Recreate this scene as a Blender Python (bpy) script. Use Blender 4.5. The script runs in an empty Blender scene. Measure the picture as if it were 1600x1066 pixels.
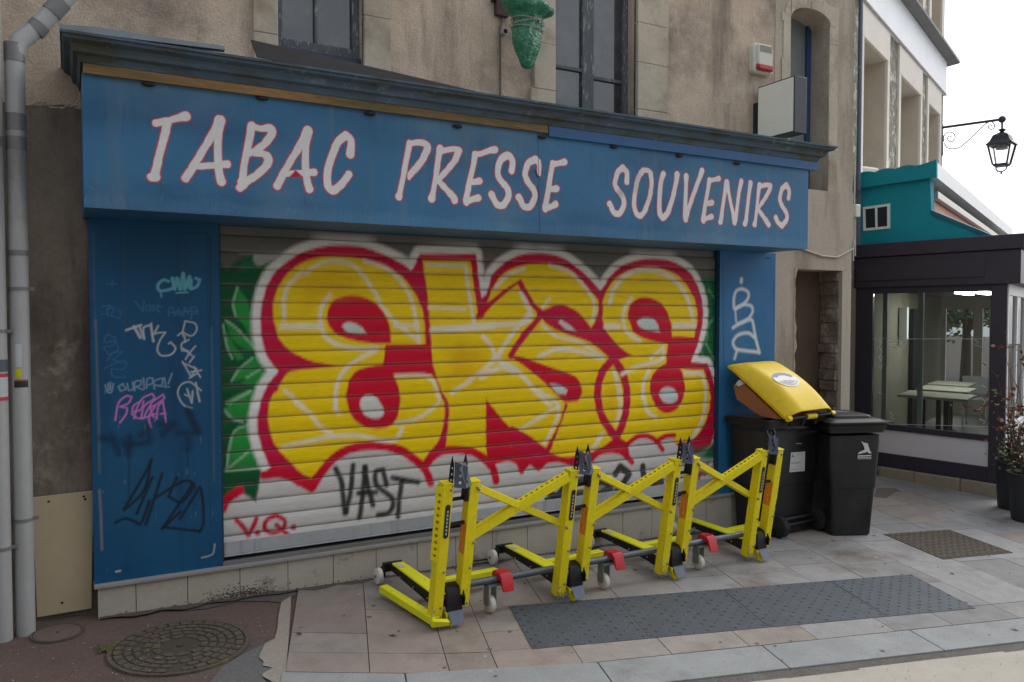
import bpy, bmesh, math, random
import numpy as np
from mathutils import Matrix, Vector
from math import radians as R_

random.seed(7); rng = np.random.default_rng(7)
S = bpy.context.scene
# ------------------------------------------------------------------ camera
F_PX, CX, CY = 1244.0, 800.0, 533.0           # focal length and centre in photo pixels (1600 x 1066)
YAW, PIT = R_(61.0), R_(1.84)
f0 = np.array([math.cos(YAW), math.sin(YAW), 0.0]); rt = np.array([math.sin(YAW), -math.cos(YAW), 0.0])
zz = np.array([0, 0, 1.0])
fw = f0*math.cos(PIT) - zz*math.sin(PIT); up = zz*math.cos(PIT) + f0*math.sin(PIT)
cam_d = bpy.data.cameras.new('camera'); cam = bpy.data.objects.new('camera', cam_d)
S.collection.objects.link(cam); S.camera = cam
cam_d.sensor_width = 36.0; cam_d.lens = 36.0*F_PX/1600.0; cam_d.clip_end = 2000; cam_d.clip_start = 0.05
m = Matrix((Vector(rt), Vector(up), Vector(-fw))).transposed().to_4x4(); cam.matrix_world = m
# ------------------------------------------------------------------ light
SUN_EL, SUN_AZ = 42.0, 8.0                  # azimuth: direction towards the sun, degrees from +x (anticlockwise)
W = bpy.data.worlds.new('World'); S.world = W; W.use_nodes = True
wt = W.node_tree; bg = wt.nodes['Background']
sky = wt.nodes.new('ShaderNodeTexSky'); sky.sky_type = 'NISHITA'; sky.sun_disc = False
sky.sun_elevation = R_(SUN_EL); sky.sun_rotation = R_(90-SUN_AZ); sky.air_density = 1.0; sky.dust_density = 4.0
hs = wt.nodes.new('ShaderNodeHueSaturation'); hs.inputs['Saturation'].default_value = 0.4   # an overcast, nearly white sky
cl = wt.nodes.new('ShaderNodeMix'); cl.data_type = 'RGBA'; cl.inputs[0].default_value = .5; cl.inputs[7].default_value = (4.6, 4.9, 5.3, 1)   # even cloud cover
wt.links.new(sky.outputs[0], hs.inputs['Color']); wt.links.new(hs.outputs[0], cl.inputs[6]); wt.links.new(cl.outputs[2], bg.inputs[0])
bg.inputs[1].default_value = 0.15
sl = bpy.data.lights.new('sun', 'SUN'); sl.energy = 0.5; sl.angle = R_(40); sl.color = (1, .98, .95)
so = bpy.data.objects.new('sun', sl); S.collection.objects.link(so)
sd = Vector((math.cos(R_(SUN_AZ))*math.cos(R_(SUN_EL)), math.sin(R_(SUN_AZ))*math.cos(R_(SUN_EL)), math.sin(R_(SUN_EL))))
so.rotation_euler = sd.to_track_quat('Z', 'Y').to_euler()
S.view_settings.view_transform = 'Standard'; S.view_settings.look = 'None'; S.view_settings.exposure = 0.68
S.view_settings.gamma = 1; S.view_settings.use_curve_mapping = False

# ------------------------------------------------------------------ measuring helpers
def ray(px, py): return fw*F_PX + rt*(px-CX) - up*(py-CY)
def ony(px, py, y): d = ray(px, py); return d*(y/d[1])
def onx(px, py, x): d = ray(px, py); return d*(x/d[0])
def onz(px, py, z): d = ray(px, py); return d*(z/d[2])
def onp(px, py, P, n):
    d = ray(px, py); return d*((P[0]*n[0]+P[1]*n[1])/(d[0]*n[0]+d[1]*n[1]))
D0, G0, GX, GY = 5.2, -1.749, -.0228, .02
def gz(x, y): return G0 + GX*x + GY*(y-D0)
def ong(px, py, off=0.0):
    d = ray(px, py); return d*((G0-GY*D0+off)/(d[2]-GX*d[0]-GY*d[1]))
def C(r, g, b):
    f = lambda c: (c/255/12.92) if c/255 <= .04045 else ((c/255+.055)/1.055)**2.4
    return (f(r), f(g), f(b))

# ------------------------------------------------------------------ materials
MATS = {}
def M(name, col=(.5, .5, .5), rough=.6, metal=0., n=None, bump=None, spec=.5, stretch=(1, 1, 1), col2=None, attr=None, n2=None, coat=0, streak=None, patch=None):
    """procedural material: base colour (or vertex paint) varied by noise, optional second patchy colour and bump"""
    if name in MATS: return MATS[name]
    mt = bpy.data.materials.new(name); mt.use_nodes = True; MATS[name] = mt
    nt = mt.node_tree; N = nt.nodes; L = nt.links; bs = N['Principled BSDF']
    bs.inputs['Roughness'].default_value = rough; bs.inputs['Metallic'].default_value = metal
    bs.inputs['Specular IOR Level'].default_value = spec; bs.inputs['Coat Weight'].default_value = coat
    tc = N.new('ShaderNodeTexCoord'); mp = N.new('ShaderNodeMapping'); mp.inputs['Scale'].default_value = stretch
    L.new(tc.outputs['Object'], mp.inputs['Vector'])
    def noise(scale, det=6, rg=.6):
        x = N.new('ShaderNodeTexNoise'); x.inputs['Scale'].default_value = scale; x.inputs['Detail'].default_value = det
        x.inputs['Roughness'].default_value = rg; L.new(mp.outputs[0], x.inputs['Vector']); return x.outputs['Fac']
    if attr:
        at = N.new('ShaderNodeAttribute'); at.attribute_name = attr; cur = at.outputs['Color']
    else:
        rgb = N.new('ShaderNodeRGB'); rgb.outputs[0].default_value = (*col, 1); cur = rgb.outputs[0]
    if col2 is not None:
        sc, lo, hi, c2 = col2
        cr = N.new('ShaderNodeMapRange'); cr.inputs[1].default_value = lo; cr.inputs[2].default_value = hi; L.new(noise(sc, 8, .65), cr.inputs[0])
        mx = N.new('ShaderNodeMix'); mx.data_type = 'RGBA'; L.new(cr.outputs[0], mx.inputs[0]); L.new(cur, mx.inputs[6]); mx.inputs[7].default_value = (*c2, 1); cur = mx.outputs[2]
    for sv_, vert in ((streak, True), (patch, False)):          # run-off streaks (stretched downwards) and large patches
        if sv_:
            sc, lo, hi, c2 = sv_; mq = N.new('ShaderNodeMapping'); mq.inputs['Scale'].default_value = (1, 1, .12) if vert else (1, 1, 1); L.new(tc.outputs['Object'], mq.inputs['Vector'])
            nq = N.new('ShaderNodeTexNoise'); nq.inputs['Scale'].default_value = sc; nq.inputs['Detail'].default_value = 8; nq.inputs['Roughness'].default_value = .68; L.new(mq.outputs[0], nq.inputs['Vector'])
            cr = N.new('ShaderNodeMapRange'); cr.inputs[1].default_value = lo; cr.inputs[2].default_value = hi; L.new(nq.outputs['Fac'], cr.inputs[0])
            mx = N.new('ShaderNodeMix'); mx.data_type = 'RGBA'; L.new(cr.outputs[0], mx.inputs[0]); L.new(cur, mx.inputs[6]); mx.inputs[7].default_value = (*c2, 1); cur = mx.outputs[2]
    for nn in (n, n2):
        if nn:
            mr = N.new('ShaderNodeMapRange'); mr.inputs[1].default_value = .25; mr.inputs[2].default_value = .75
            mr.inputs[3].default_value = 1-nn[1]; mr.inputs[4].default_value = 1+nn[1]; L.new(noise(nn[0]), mr.inputs[0])
            vm = N.new('ShaderNodeVectorMath'); vm.operation = 'SCALE'; L.new(cur, vm.inputs[0]); L.new(mr.outputs[0], vm.inputs['Scale']); cur = vm.outputs[0]
    L.new(cur, bs.inputs['Base Color'])
    if bump:
        bn = N.new('ShaderNodeBump'); bn.inputs['Strength'].default_value = bump[1]; bn.inputs['Distance'].default_value = bump[2] if len(bump) > 2 else .01
        L.new(noise(bump[0], 5), bn.inputs['Height']); L.new(bn.outputs[0], bs.inputs['Normal'])
    return mt
def glass_mat(name, tint=(.8, .85, .85), refl=1.0):
    if name in MATS: return MATS[name]
    mt = bpy.data.materials.new(name); mt.use_nodes = True; MATS[name] = mt
    nt = mt.node_tree; N = nt.nodes; L = nt.links; N.remove(N['Principled BSDF'])
    t = N.new('ShaderNodeBsdfTransparent'); t.inputs[0].default_value = (*tint, 1)
    g = N.new('ShaderNodeBsdfGlossy'); g.inputs['Roughness'].default_value = .02
    fr = N.new('ShaderNodeFresnel'); fr.inputs[0].default_value = 1.5*refl
    mx = N.new('ShaderNodeMixShader'); L.new(fr.outputs[0], mx.inputs[0]); L.new(t.outputs[0], mx.inputs[1]); L.new(g.outputs[0], mx.inputs[2])
    L.new(mx.outputs[0], N['Material Output'].inputs[0]); return mt

# ------------------------------------------------------------------ mesh helpers
col = S.collection
class MB:
    def __init__(s): s.v = []; s.f = []; s.mi = []
    def add(s, vs, fs, X=None, mi=0):
        b = len(s.v)
        for p in vs:
            p = Vector(p); s.v.append(tuple(X @ p) if X is not None else tuple(p))
        for f in fs: s.f.append(tuple(b+i for i in f)); s.mi.append(mi)
        return s
    def box(s, lo, hi, X=None, mi=0):
        (a, b, c), (d, e, f) = lo, hi
        return s.add([(a,b,c),(d,b,c),(d,e,c),(a,e,c),(a,b,f),(d,b,f),(d,e,f),(a,e,f)],
                     [(0,3,2,1),(4,5,6,7),(0,1,5,4),(1,2,6,5),(2,3,7,6),(3,0,4,7)], X, mi)
    def loft(s, rings, X=None, mi=0, cap=True, closed=True):
        n = len(rings[0]); vs = [p for r in rings for p in r]; fs = []
        for k in range(len(rings)-1):
            for i in range(n if closed else n-1):
                j = (i+1) % n; fs.append((k*n+i, k*n+j, (k+1)*n+j, (k+1)*n+i))
        if cap and closed: fs.append(tuple(range(n-1, -1, -1))); fs.append(tuple((len(rings)-1)*n+i for i in range(n)))
        return s.add(vs, fs, X, mi)
    def prism(s, poly, d, X=None, mi=0):        # poly: 3-D points, d: extrusion vector
        d = Vector(d); return s.loft([[Vector(p) for p in poly], [Vector(p)+d for p in poly]], X, mi)
    def tube(s, path, r, n=10, X=None, mi=0, cap=True):
        path = [Vector(p) for p in path]; rs = r if isinstance(r, (list, tuple)) else [r]*len(path); rings = []
        prev = None
        for i, p in enumerate(path):
            t = (path[min(i+1, len(path)-1)] - path[max(i-1, 0)]).normalized()
            if prev is None: a = t.orthogonal().normalized()
            else: a = (prev - t*prev.dot(t)).normalized()
            prev = a; b = t.cross(a)
            rings.append([p + (a*math.cos(2*math.pi*k/n) + b*math.sin(2*math.pi*k/n))*rs[i] for k in range(n)])
        return s.loft(rings, X, mi, cap)
    def bar(s, p, q, w, h, upv=(0, 0, 1), X=None, mi=0):   # rectangular bar from p to q, w sideways, h along upv
        p, q = Vector(p), Vector(q); t = (q-p).normalized(); u = Vector(upv); u = (u-t*u.dot(t)).normalized(); b = t.cross(u)
        r = lambda c: [c+b*w/2+u*h/2, c-b*w/2+u*h/2, c-b*w/2-u*h/2, c+b*w/2-u*h/2]
        return s.loft([r(p), r(q)], X, mi)
    def sph(s, c, r, X=None, mi=0, n=10, sc=(1, 1, 1)):
        c = Vector(c); rings = []
        for i in range(1, n//2+1):
            a = math.pi*i/(n//2+1)
            rings.append([c+Vector((math.sin(a)*math.cos(2*math.pi*k/n)*r*sc[0], math.sin(a)*math.sin(2*math.pi*k/n)*r*sc[1], math.cos(a)*r*sc[2])) for k in range(n)])
        return s.loft(rings, X, mi)
    def build(s, name, mats, parent=None, world=False, bevel=0, smooth=True, seg=2, recalc=True):
        me = bpy.data.meshes.new(name); me.from_pydata(s.v, [], s.f)
        if not isinstance(mats, (list, tuple)): mats = [mats]
        for mm in mats: me.materials.append(mm)
        me.polygons.foreach_set('material_index', s.mi)
        if recalc:
            bm = bmesh.new(); bm.from_mesh(me); bmesh.ops.recalc_face_normals(bm, faces=bm.faces); bm.to_mesh(me); bm.free()
        me.update()
        return link(name, me, parent, world, bevel, smooth, seg)
def link(name, me, parent=None, world=False, bevel=0, smooth=True, seg=2):
    o = bpy.data.objects.new(name, me); col.objects.link(o)
    if smooth:
        me.polygons.foreach_set('use_smooth', [True]*len(me.polygons)); me.set_sharp_from_angle(angle=R_(35))
    if parent is not None:
        o.parent = parent
        if world: o.matrix_parent_inverse = parent.matrix_basis.inverted()
    if bevel:
        b = o.modifiers.new('bevel', 'BEVEL'); b.width = bevel; b.segments = seg; b.limit_method = 'ANGLE'; b.angle_limit = R_(40)
    return o
def tag(o, label, cat, group=None, kind=None):
    if label: o['label'] = label
    if cat: o['category'] = cat
    if group: o['group'] = group
    if kind: o['kind'] = kind
    return o
def thing(name, label, cat, loc=(0, 0, 0), rz=0, group=None):
    o = bpy.data.objects.new(name, None); o.empty_display_size = .2; col.objects.link(o)
    o.location = loc; o.rotation_euler = (0, 0, rz)
    o.matrix_basis = Matrix.Translation(Vector(loc)) @ Matrix.Rotation(rz, 4, 'Z')
    return tag(o, label, cat, group)
def struct(name, mb, mats, **k):
    o = mb.build(name, mats, **k); o['kind'] = 'structure'; return o
def plate(name, outline, holes, t, X, mat, parent, bevel=0):
    """sheet-metal plate with real round holes: outline in 2-D, thickness t, placed by matrix X"""
    cu = bpy.data.curves.new(name, 'CURVE'); cu.dimensions = '2D'; cu.fill_mode = 'BOTH'; cu.extrude = t/2; cu.bevel_depth = 0
    def sp(pts):
        q = cu.splines.new('POLY'); q.points.add(len(pts)-1); q.use_cyclic_u = True
        for i, p in enumerate(pts): q.points[i].co = (p[0], p[1], 0, 1)
    sp(outline)
    for (hx, hy, hr) in holes: sp([(hx+hr*math.cos(k*math.pi/6), hy+hr*math.sin(k*math.pi/6)) for k in range(12)])
    tmp = bpy.data.objects.new('tmp', cu); col.objects.link(tmp)
    dg = bpy.context.evaluated_depsgraph_get(); me = bpy.data.meshes.new_from_object(tmp.evaluated_get(dg))
    bpy.data.objects.remove(tmp); bpy.data.curves.remove(cu)
    me.transform(X); me.name = name; me.materials.clear(); me.materials.append(mat)
    return link(name, me, parent, smooth=False)
def frame(o, ex, ey):           # matrix with 2-D x axis ex, y axis ey at origin o
    ex, ey = Vector(ex).normalized(), Vector(ey).normalized(); ez = ex.cross(ey).normalized()
    return Matrix(((ex[0], ey[0], ez[0], o[0]), (ex[1], ey[1], ez[1], o[1]), (ex[2], ey[2], ez[2], o[2]), (0, 0, 0, 1)))

# ------------------------------------------------------------------ painting by strokes and shapes on an upright plane y = const
def rounded(pts, closed=False, sub=5, sharp=62):
    """Catmull-Rom through traced points, keeping corners sharper than the given angle"""
    P_ = [np.array(p, float) for p in pts]; n = len(P_)
    if n < 3: return pts
    def tang(i):
        if not closed and (i == 0 or i == n-1): return (P_[min(i+1, n-1)]-P_[max(i-1, 0)])*.5, False
        a, b = P_[i][:2]-P_[i-1][:2], P_[(i+1) % n][:2]-P_[i][:2]; c = a@b/max(np.hypot(*a)*np.hypot(*b), 1e-9)
        return (P_[(i+1) % n]-P_[i-1])*.5, c < math.cos(R_(sharp))
    out = []
    for i in range(n if closed else n-1):
        j = (i+1) % n; p, q = P_[i], P_[j]; (tp_, sp_), (tq_, sq_) = tang(i), tang(j); L_ = np.hypot(*(q-p)[:2])
        lim = lambda t: t*min(1, L_/max(np.hypot(*t[:2]), 1e-9))
        tp_, tq_ = ((q-p)*.9 if sp_ else lim(tp_)), ((q-p)*.9 if sq_ else lim(tq_))
        for k in range(sub):
            t = k/sub; out.append((2*t**3-3*t*t+1)*p+(t**3-2*t*t+t)*tp_+(-2*t**3+3*t*t)*q+(t**3-t*t)*tq_)
    if not closed: out.append(P_[-1])
    return out
class Canvas:
    def __init__(s, y, x0, x1, z0, z1, h, base):
        s.y, s.x0, s.z0, s.h = y, x0, z0, h; s.nx = int((x1-x0)/h)+2; s.nz = int((z1-z0)/h)+2
        s.c = np.zeros((s.nz, s.nx, 3)); s.c[:] = base
        s.noise = rng.random((s.nz, s.nx))
    def uv(s, pts):
        q = np.array([ony(p[0], p[1], s.y) for p in pts]); return np.stack([(q[:, 0]-s.x0)/s.h, (q[:, 2]-s.z0)/s.h], 1)
    def window(s, g, pad):
        a = np.maximum(np.floor(g.min(0)-pad).astype(int), 0); b = np.minimum(np.ceil(g.max(0)+pad).astype(int)+1, [s.nx, s.nz])
        if (b <= a).any(): return None
        X, Y = np.meshgrid(np.arange(a[0], b[0]), np.arange(a[1], b[1])); return a, b, X.astype(float), Y.astype(float)
    @staticmethod
    def seg(X, Y, p, q):
        d = q-p; l2 = max((d**2).sum(), 1e-9); t = np.clip(((X-p[0])*d[0]+(Y-p[1])*d[1])/l2, 0, 1)
        return np.hypot(X-p[0]-t*d[0], Y-p[1]-t*d[1]), t
    def blend(s, a, b, al, colr):
        blk = s.c[a[1]:b[1], a[0]:b[0]]; al = al[..., None]; blk[:] = blk*(1-al)+np.array(colr)*al
    def poly(s, pts, colr, soft=.004, grow=0., alpha=1., holes=()):
        g = s.uv(rounded(pts, True, 4)); w = s.window(g, (soft+grow)/s.h+2)
        if w is None: return
        a, b, X, Y = w; ins = np.zeros(X.shape, bool); dist = np.full(X.shape, 1e9); n = len(g)
        for i in range(n):
            p, q = g[i], g[(i+1) % n]
            if p[1] != q[1]:
                cr = ((p[1] > Y) != (q[1] > Y)) & (X < (q[0]-p[0])*(Y-p[1])/(q[1]-p[1])+p[0]); ins ^= cr
            dist = np.minimum(dist, s.seg(X, Y, p, q)[0])
        sd = np.where(ins, dist, -dist)*s.h + grow
        s.blend(a, b, np.clip(.5+sd/(2*soft), 0, 1)*alpha, colr)
    def stroke(s, pts, colr, soft=.004, alpha=1., r=None, grow=0., rscale=1.):
        """pts: (px, py[, radius px]); r: constant radius in metres"""
        pts = rounded(pts, False, 5, 80); g = s.uv(pts)
        if r is None: rr = np.array([abs((ony(p[0], p[1], s.y)-ony(p[0], p[1]+p[2], s.y))[2]) for p in pts])*rscale
        else: rr = np.full(len(g), r)
        rr = rr+grow; w = s.window(g, (rr.max()+soft)/s.h+2)
        if w is None: return
        a, b, X, Y = w; best = np.full(X.shape, -1e9)
        for i in range(max(len(g)-1, 1)):
            j = min(i+1, len(g)-1); d, t = s.seg(X, Y, g[i], g[j]); best = np.maximum(best, rr[i]*(1-t)+rr[j]*t-d*s.h)
        s.blend(a, b, np.clip(.5+best/(2*soft), 0, 1)*alpha, colr)
    def scuffs(s, n, colr, zlo, zhi, ln=.05, wd=.003, alpha=.6, ang=(0, math.pi)):
        for _ in range(n):
            x = s.x0+rng.random()*s.nx*s.h; z = zlo+rng.random()*(zhi-zlo); t = ang[0]+rng.random()*(ang[1]-ang[0]); l = ln*(.3+rng.random())
            g = np.array([[(x-s.x0)/s.h, (z-s.z0)/s.h], [(x+l*math.cos(t)-s.x0)/s.h, (z+l*math.sin(t)-s.z0)/s.h]])
            w = s.window(g, wd/s.h+2)
            if w is None: continue
            a, b, X, Y = w; d, _t = s.seg(X, Y, g[0], g[1])
            s.blend(a, b, np.clip(.5+(wd*rng.random()-d*s.h)/.004, 0, 1)*alpha*rng.random(), colr)
    def mottle(s, colr, sx, sz, lo, hi, amt=1.):      # weathering with a shape of its own: smooth random field, features sx by sz metres
        f = 0
        for o in range(4):
            a_, b_ = max(2, int(s.nz*s.h/sz*2**o)+2), max(2, int(s.nx*s.h/sx*2**o)+2); r = rng.random((a_, b_))
            t = np.array([np.interp(np.linspace(0, b_-1, s.nx), np.arange(b_), q) for q in r]); f = f+np.array([np.interp(np.linspace(0, a_-1, s.nz), np.arange(a_), q) for q in t.T]).T*.5**o
        al = (np.clip((f/1.875-lo)/(hi-lo), 0, 1)*amt)[..., None]; s.c = s.c*(1-al)+np.array(colr)*al
    def at(s, x, z):
        i = np.clip(np.round((x-s.x0)/s.h).astype(int), 0, s.nx-1); j = np.clip(np.round((z-s.z0)/s.h).astype(int), 0, s.nz-1)
        return s.c[j, i]
def painted_sheet(name, cv, xs, zs, ys, mat, parent):
    """dense grid over xs, zs (ys: depth per z row) coloured from the canvas as vertex paint"""
    X, Z = np.meshgrid(xs, zs); Y = np.broadcast_to(np.asarray(ys)[:, None], X.shape)
    nz, nx = X.shape; co = np.stack([X, Y, Z], -1).reshape(-1, 3)
    i = np.arange(nz*nx).reshape(nz, nx); q = np.stack([i[:-1, :-1], i[:-1, 1:], i[1:, 1:], i[1:, :-1]], -1).reshape(-1, 4)
    me = bpy.data.meshes.new(name); me.vertices.add(len(co)); me.vertices.foreach_set('co', co.ravel())
    me.loops.add(q.size); me.loops.foreach_set('vertex_index', q.ravel().astype(np.int32)); me.polygons.add(len(q))
    me.polygons.foreach_set('loop_start', np.arange(0, q.size, 4, dtype=np.int32)); me.update(calc_edges=True)
    ca = me.color_attributes.new('Paint', 'FLOAT_COLOR', 'POINT'); cc = np.ones((len(co), 4)); cc[:, :3] = cv.at(co[:, 0], co[:, 2])
    ca.data.foreach_set('color', cc.ravel()); me.materials.append(mat)
    o = bpy.data.objects.new(name, me); col.objects.link(o)
    if parent is not None:
        o.parent = parent
        if parent.parent is None: o.matrix_parent_inverse = parent.matrix_basis.inverted()
    return o
def lin(a, b, h): return np.linspace(a, b, max(2, int(round((b-a)/h))+1))

# ================================================================== THE GROUND
m_asph = M('brown_asphalt', C(102, 86, 79), .9, spec=.2, n=(60, .25), col2=(1.3, .45, .62, C(92, 86, 82)), bump=(160, .5, .004), n2=(3, .15))
m_joint = M('joint_sand', C(70, 65, 60), .95)
m_slab = M('pavement_slab', rough=.75, spec=.2, attr='Col', n=(9, .12), n2=(140, .16), bump=(90, .25, .004), col2=(1.6, .52, .72, C(108, 101, 96)), patch=(7, .64, .72, C(92, 86, 82)))
m_kerb = M('kerb_granite', C(146, 149, 150), .75, spec=.2, n=(150, .20), n2=(4, .16), col2=(3, .55, .75, C(122, 122, 120)), bump=(140, .2, .003))
m_gut = M('gutter_asphalt', C(104, 100, 96), .95, spec=.2, n=(90, .35), n2=(6, .2), bump=(110, .7, .006))
m_road = M('road_concrete', C(176, 170, 160), .85, spec=.2, n=(5, .10), n2=(90, .08), bump=(60, .2, .003))
def sheet(mb, pts, off, thick=0.0, mi=0):
    b = [(p[0], p[1], gz(p[0], p[1])+off) for p in pts]
    if thick: mb.prism([(x, y, z-thick) for x, y, z in b], (0, 0, thick), mi=mi)
    else: mb.add(b, [tuple(range(len(b)))], mi=mi)
g = MB(); sheet(g, [(-60, -60), (120, -60), (120, 120), (-60, 120)], -.012); struct('ground', g, m_asph, smooth=False)
# kerb-top line and slab grid
K = np.array([(.30, 4.33), (.918, 4.014), (1.295, 3.82), (1.664, 3.64), (1.9, 3.553), (2.347, 3.447), (3.10, 3.275), (3.855, 3.104), (4.846, 2.885), (6.5, 2.52), (9, 1.97), (14, .87), (24, -1.4)])
Ks = np.concatenate([[0], np.cumsum(np.hypot(*np.diff(K, axis=0).T))])
NV = np.array([.292, .956])
def kp(u, v=0.0): return np.array([np.interp(u, Ks, K[:, 0]), np.interp(u, Ks, K[:, 1])]) + NV*v
UL = float(np.interp(.918, K[:, 0], Ks))     # left end of the paving
us = [UL, UL+.425, UL+.83, UL+1.08, UL+1.54, UL+2.06]
while us[-1] < 17: us.append(us[-1]+random.uniform(.42, .62))
pal = [C(148, 141, 136), C(143, 140, 139), C(151, 142, 135), C(139, 138, 138), C(149, 148, 148), C(145, 136, 130), C(141, 141, 143)]
pv = MB(); pcol = []
def slab(u0, u1, v0, v1, sk=0):
    gq = .0025; a, b, c, d = kp(u0+gq, v0+gq), kp(u1-gq, v0+gq), kp(u1-gq, v1-gq), kp(u0+gq, v1-gq)
    n0 = len(pv.f); sheet(pv, [a, b, c, d], random.uniform(-.0008, .0008), .012); xm = (a[0]+c[0])/2
    k = random.random(); c0 = [C(145, 134, 127), C(149, 138, 129), C(140, 130, 124), C(144, 137, 132)][random.randrange(4)] if xm < 2.4 else pal[random.choice([0, 2, 5, 2, 0]) if k < max(.15, .75-.11*xm) else random.choice([1, 3, 4, 6])]
    k = random.uniform(.9, 1.08); pcol.extend([tuple(x*k for x in c0)]*(len(pv.f)-n0))
for i in range(len(us)-1):
    u0, u1 = us[i], us[i+1]; v = random.uniform(.21, .25); slab(u0, u1, 0, .235)
    v = .235; lim = 3.2+max(0, (u1-6))*1.15
    while v < lim:
        l = random.choice([.33, .45, .62, .8, .26]) ; slab(u0, u1, v, v+l); v += l
me_slabs = struct('pavement', pv, m_slab, smooth=False)
at = me_slabs.data.color_attributes.new('Col', 'FLOAT_COLOR', 'CORNER')
at.data.foreach_set('color', np.repeat(np.array([(*c, 1) for c in pcol]), [len(p.vertices) for p in me_slabs.data.polygons], axis=0).ravel())
jb = MB(); sheet(jb, [kp(UL), *[kp(u) for u in us[1:]], kp(us[-1], 12), kp(UL, 3)], -.008); struct('pavement_bed', jb, m_joint, smooth=False)
kb = MB(); u = UL-.02; lens = [.62, 1.02, 1.0]
while u < 17:
    l = lens.pop(0) if lens else random.uniform(.95, 1.05)
    sheet(kb, [kp(u+.003, -.29), kp(u+l-.003, -.29), kp(u+l-.003, -.004), kp(u+.003, -.004)], .001, .1); u += l
struct('kerb', kb, m_kerb, bevel=.004, smooth=False)
gu = MB(); ul = [UL-.02]+[x for x in us[1:]]
for a, b in zip(ul[:-1], ul[1:]): sheet(gu, [kp(a, -.40), kp(b, -.40), kp(b, -.292), kp(a, -.292)], -.009)
struct('gutter', gu, m_gut, smooth=False)
rd = MB()
for a, b in zip(ul[:-1], ul[1:]): sheet(rd, [kp(a, -9), kp(b, -9), kp(b, -.375+.01*math.sin(a*9)), kp(a, -.375+.01*math.sin(a*9+.4))], -.005)
struct('road', rd, m_road, smooth=False)
# worn concrete strip and the dark patch at the left edge of the paving
P4 = lambda X, Y: ong(130+X/4.848, 960+Y/4.848)[:2]
Z3 = lambda X, Y: ong(360+X/4.333, 820+Y/4.333)[:2]
cs = MB(); sheet(cs, [Z3(*p) for p in [(345, 520), (410, 480), (408, 560), (392, 800), (375, 1000), (345, 1062), (290, 1062), (215, 1020), (220, 1000), (250, 985), (290, 965), (250, 955), (220, 950), (225, 920), (195, 895), (200, 870), (235, 800), (300, 765), (318, 700), (328, 600)]], -.003)
struct('concrete_patch', cs, M('worn_concrete', C(150, 142, 132), .9, n=(60, .18), bump=(80, .4, .004)), smooth=False)
dp = MB(); sheet(dp, [Z3(*p) for p in [(300, 770), (235, 800), (200, 870), (195, 900), (225, 925), (220, 955), (290, 962), (250, 990), (215, 1022), (250, 1066), (200, 1110), (0, 1110), (-140, 1066), (-60, 960), (60, 880), (180, 820)]], -.006)
struct('asphalt_patch', dp, M('grey_asphalt', C(98, 98, 98), .9, n=(70, .25), bump=(140, .5, .004)), smooth=False)
d2 = MB(); sheet(d2, [Z3(*p) for p in [(-330, 575), (60, 455), (250, 400), (420, 360), (450, 470), (345, 520), (250, 510), (60, 510), (-160, 560)]], -.007)
struct('dark_asphalt_strip', d2, M('dark_asphalt', C(86, 80, 76), .9, n=(70, .25), bump=(140, .5, .004)), smooth=False)

# manhole covers
m_iron = M('cast_iron', C(92, 84, 74), .75, .25, n=(25, .3), n2=(120, .2), col2=(9, .5, .68, C(104, 92, 70)), bump=(150, .3, .003))
m_irond = M('cast_iron_dirty', C(72, 66, 58), .9, .1, n=(40, .35))
def gmat(x, y, rz=0.0, off=0.0):
    n = Vector((-GX, -GY, 1)).normalized(); q = Vector((0, 0, 1)).rotation_difference(n)
    return Matrix.Translation((x, y, gz(x, y)+off)) @ q.to_matrix().to_4x4() @ Matrix.Rotation(rz, 4, 'Z')
def round_cover(x, y, r, label, rings, plain=False):
    t = thing('manhole_cover', label, 'manhole cover', (x, y, gz(x, y))); X = gmat(x, y)
    disc = lambda rr, z0, z1: [[(rr*math.cos(2*math.pi*k/64), rr*math.sin(2*math.pi*k/64), z) for k in range(64)] for z in (z0, z1)]
    a = MB(); a.loft(disc(r*.955, -.02, -.004), X, 0)
    for ri, (r0, r1, nseg, gap) in enumerate(rings):
        for k in range(nseg):
            if random.random() < .04: continue
            a0, a1 = 2*math.pi*(k+gap/2+(ri % 2)*.5)/nseg, 2*math.pi*(k+1-gap/2+(ri % 2)*.5)/nseg
            p = [(r*q*math.cos(w), r*q*math.sin(w), -.0045) for q, w in ((r0, a0), (r0, (a0+a1)/2), (r0, a1), (r1, a1), (r1, (a0+a1)/2), (r1, a0))]
            a.prism(p, (0, 0, .0065), X, 1)
    if plain: a.loft(disc(r*.93, -.004, .0005), X, 1)
    a.tube([X @ Vector((0, 0, -.004)), X @ Vector((0, 0, .003))], .018 if not plain else .008, 10, mi=0)
    a.build('lid', [m_irond, m_iron if not plain else M('pinkish_iron', C(104, 88, 82), .8, n=(30, .2))], t, True, smooth=False)
    ring = MB(); n = 64
    q = [[(rr*math.cos(2*math.pi*k/n), rr*math.sin(2*math.pi*k/n), z) for k in range(n)] for rr, z in ((r*.965, -.02), (r*.965, .001), (r*1.03, .002), (r*1.03, -.02))]
    ring.loft(q, X, 0, cap=False); ring.build('rim', m_iron, t, True, smooth=False)
    return t
round_cover(.49, 4.565, .345, 'large round cast iron manhole cover with rings of raised blocks, set in brown asphalt', [(.30, .40, 10, .3), (.44, .53, 16, .25), (.57, .66, 22, .22), (.70, .79, 26, .22), (.83, .94, 30, .2)])
round_cover(-.09, 5.02, .125, 'small plain round cover in the ground beside the foot of the drainpipe', [], True)
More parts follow.
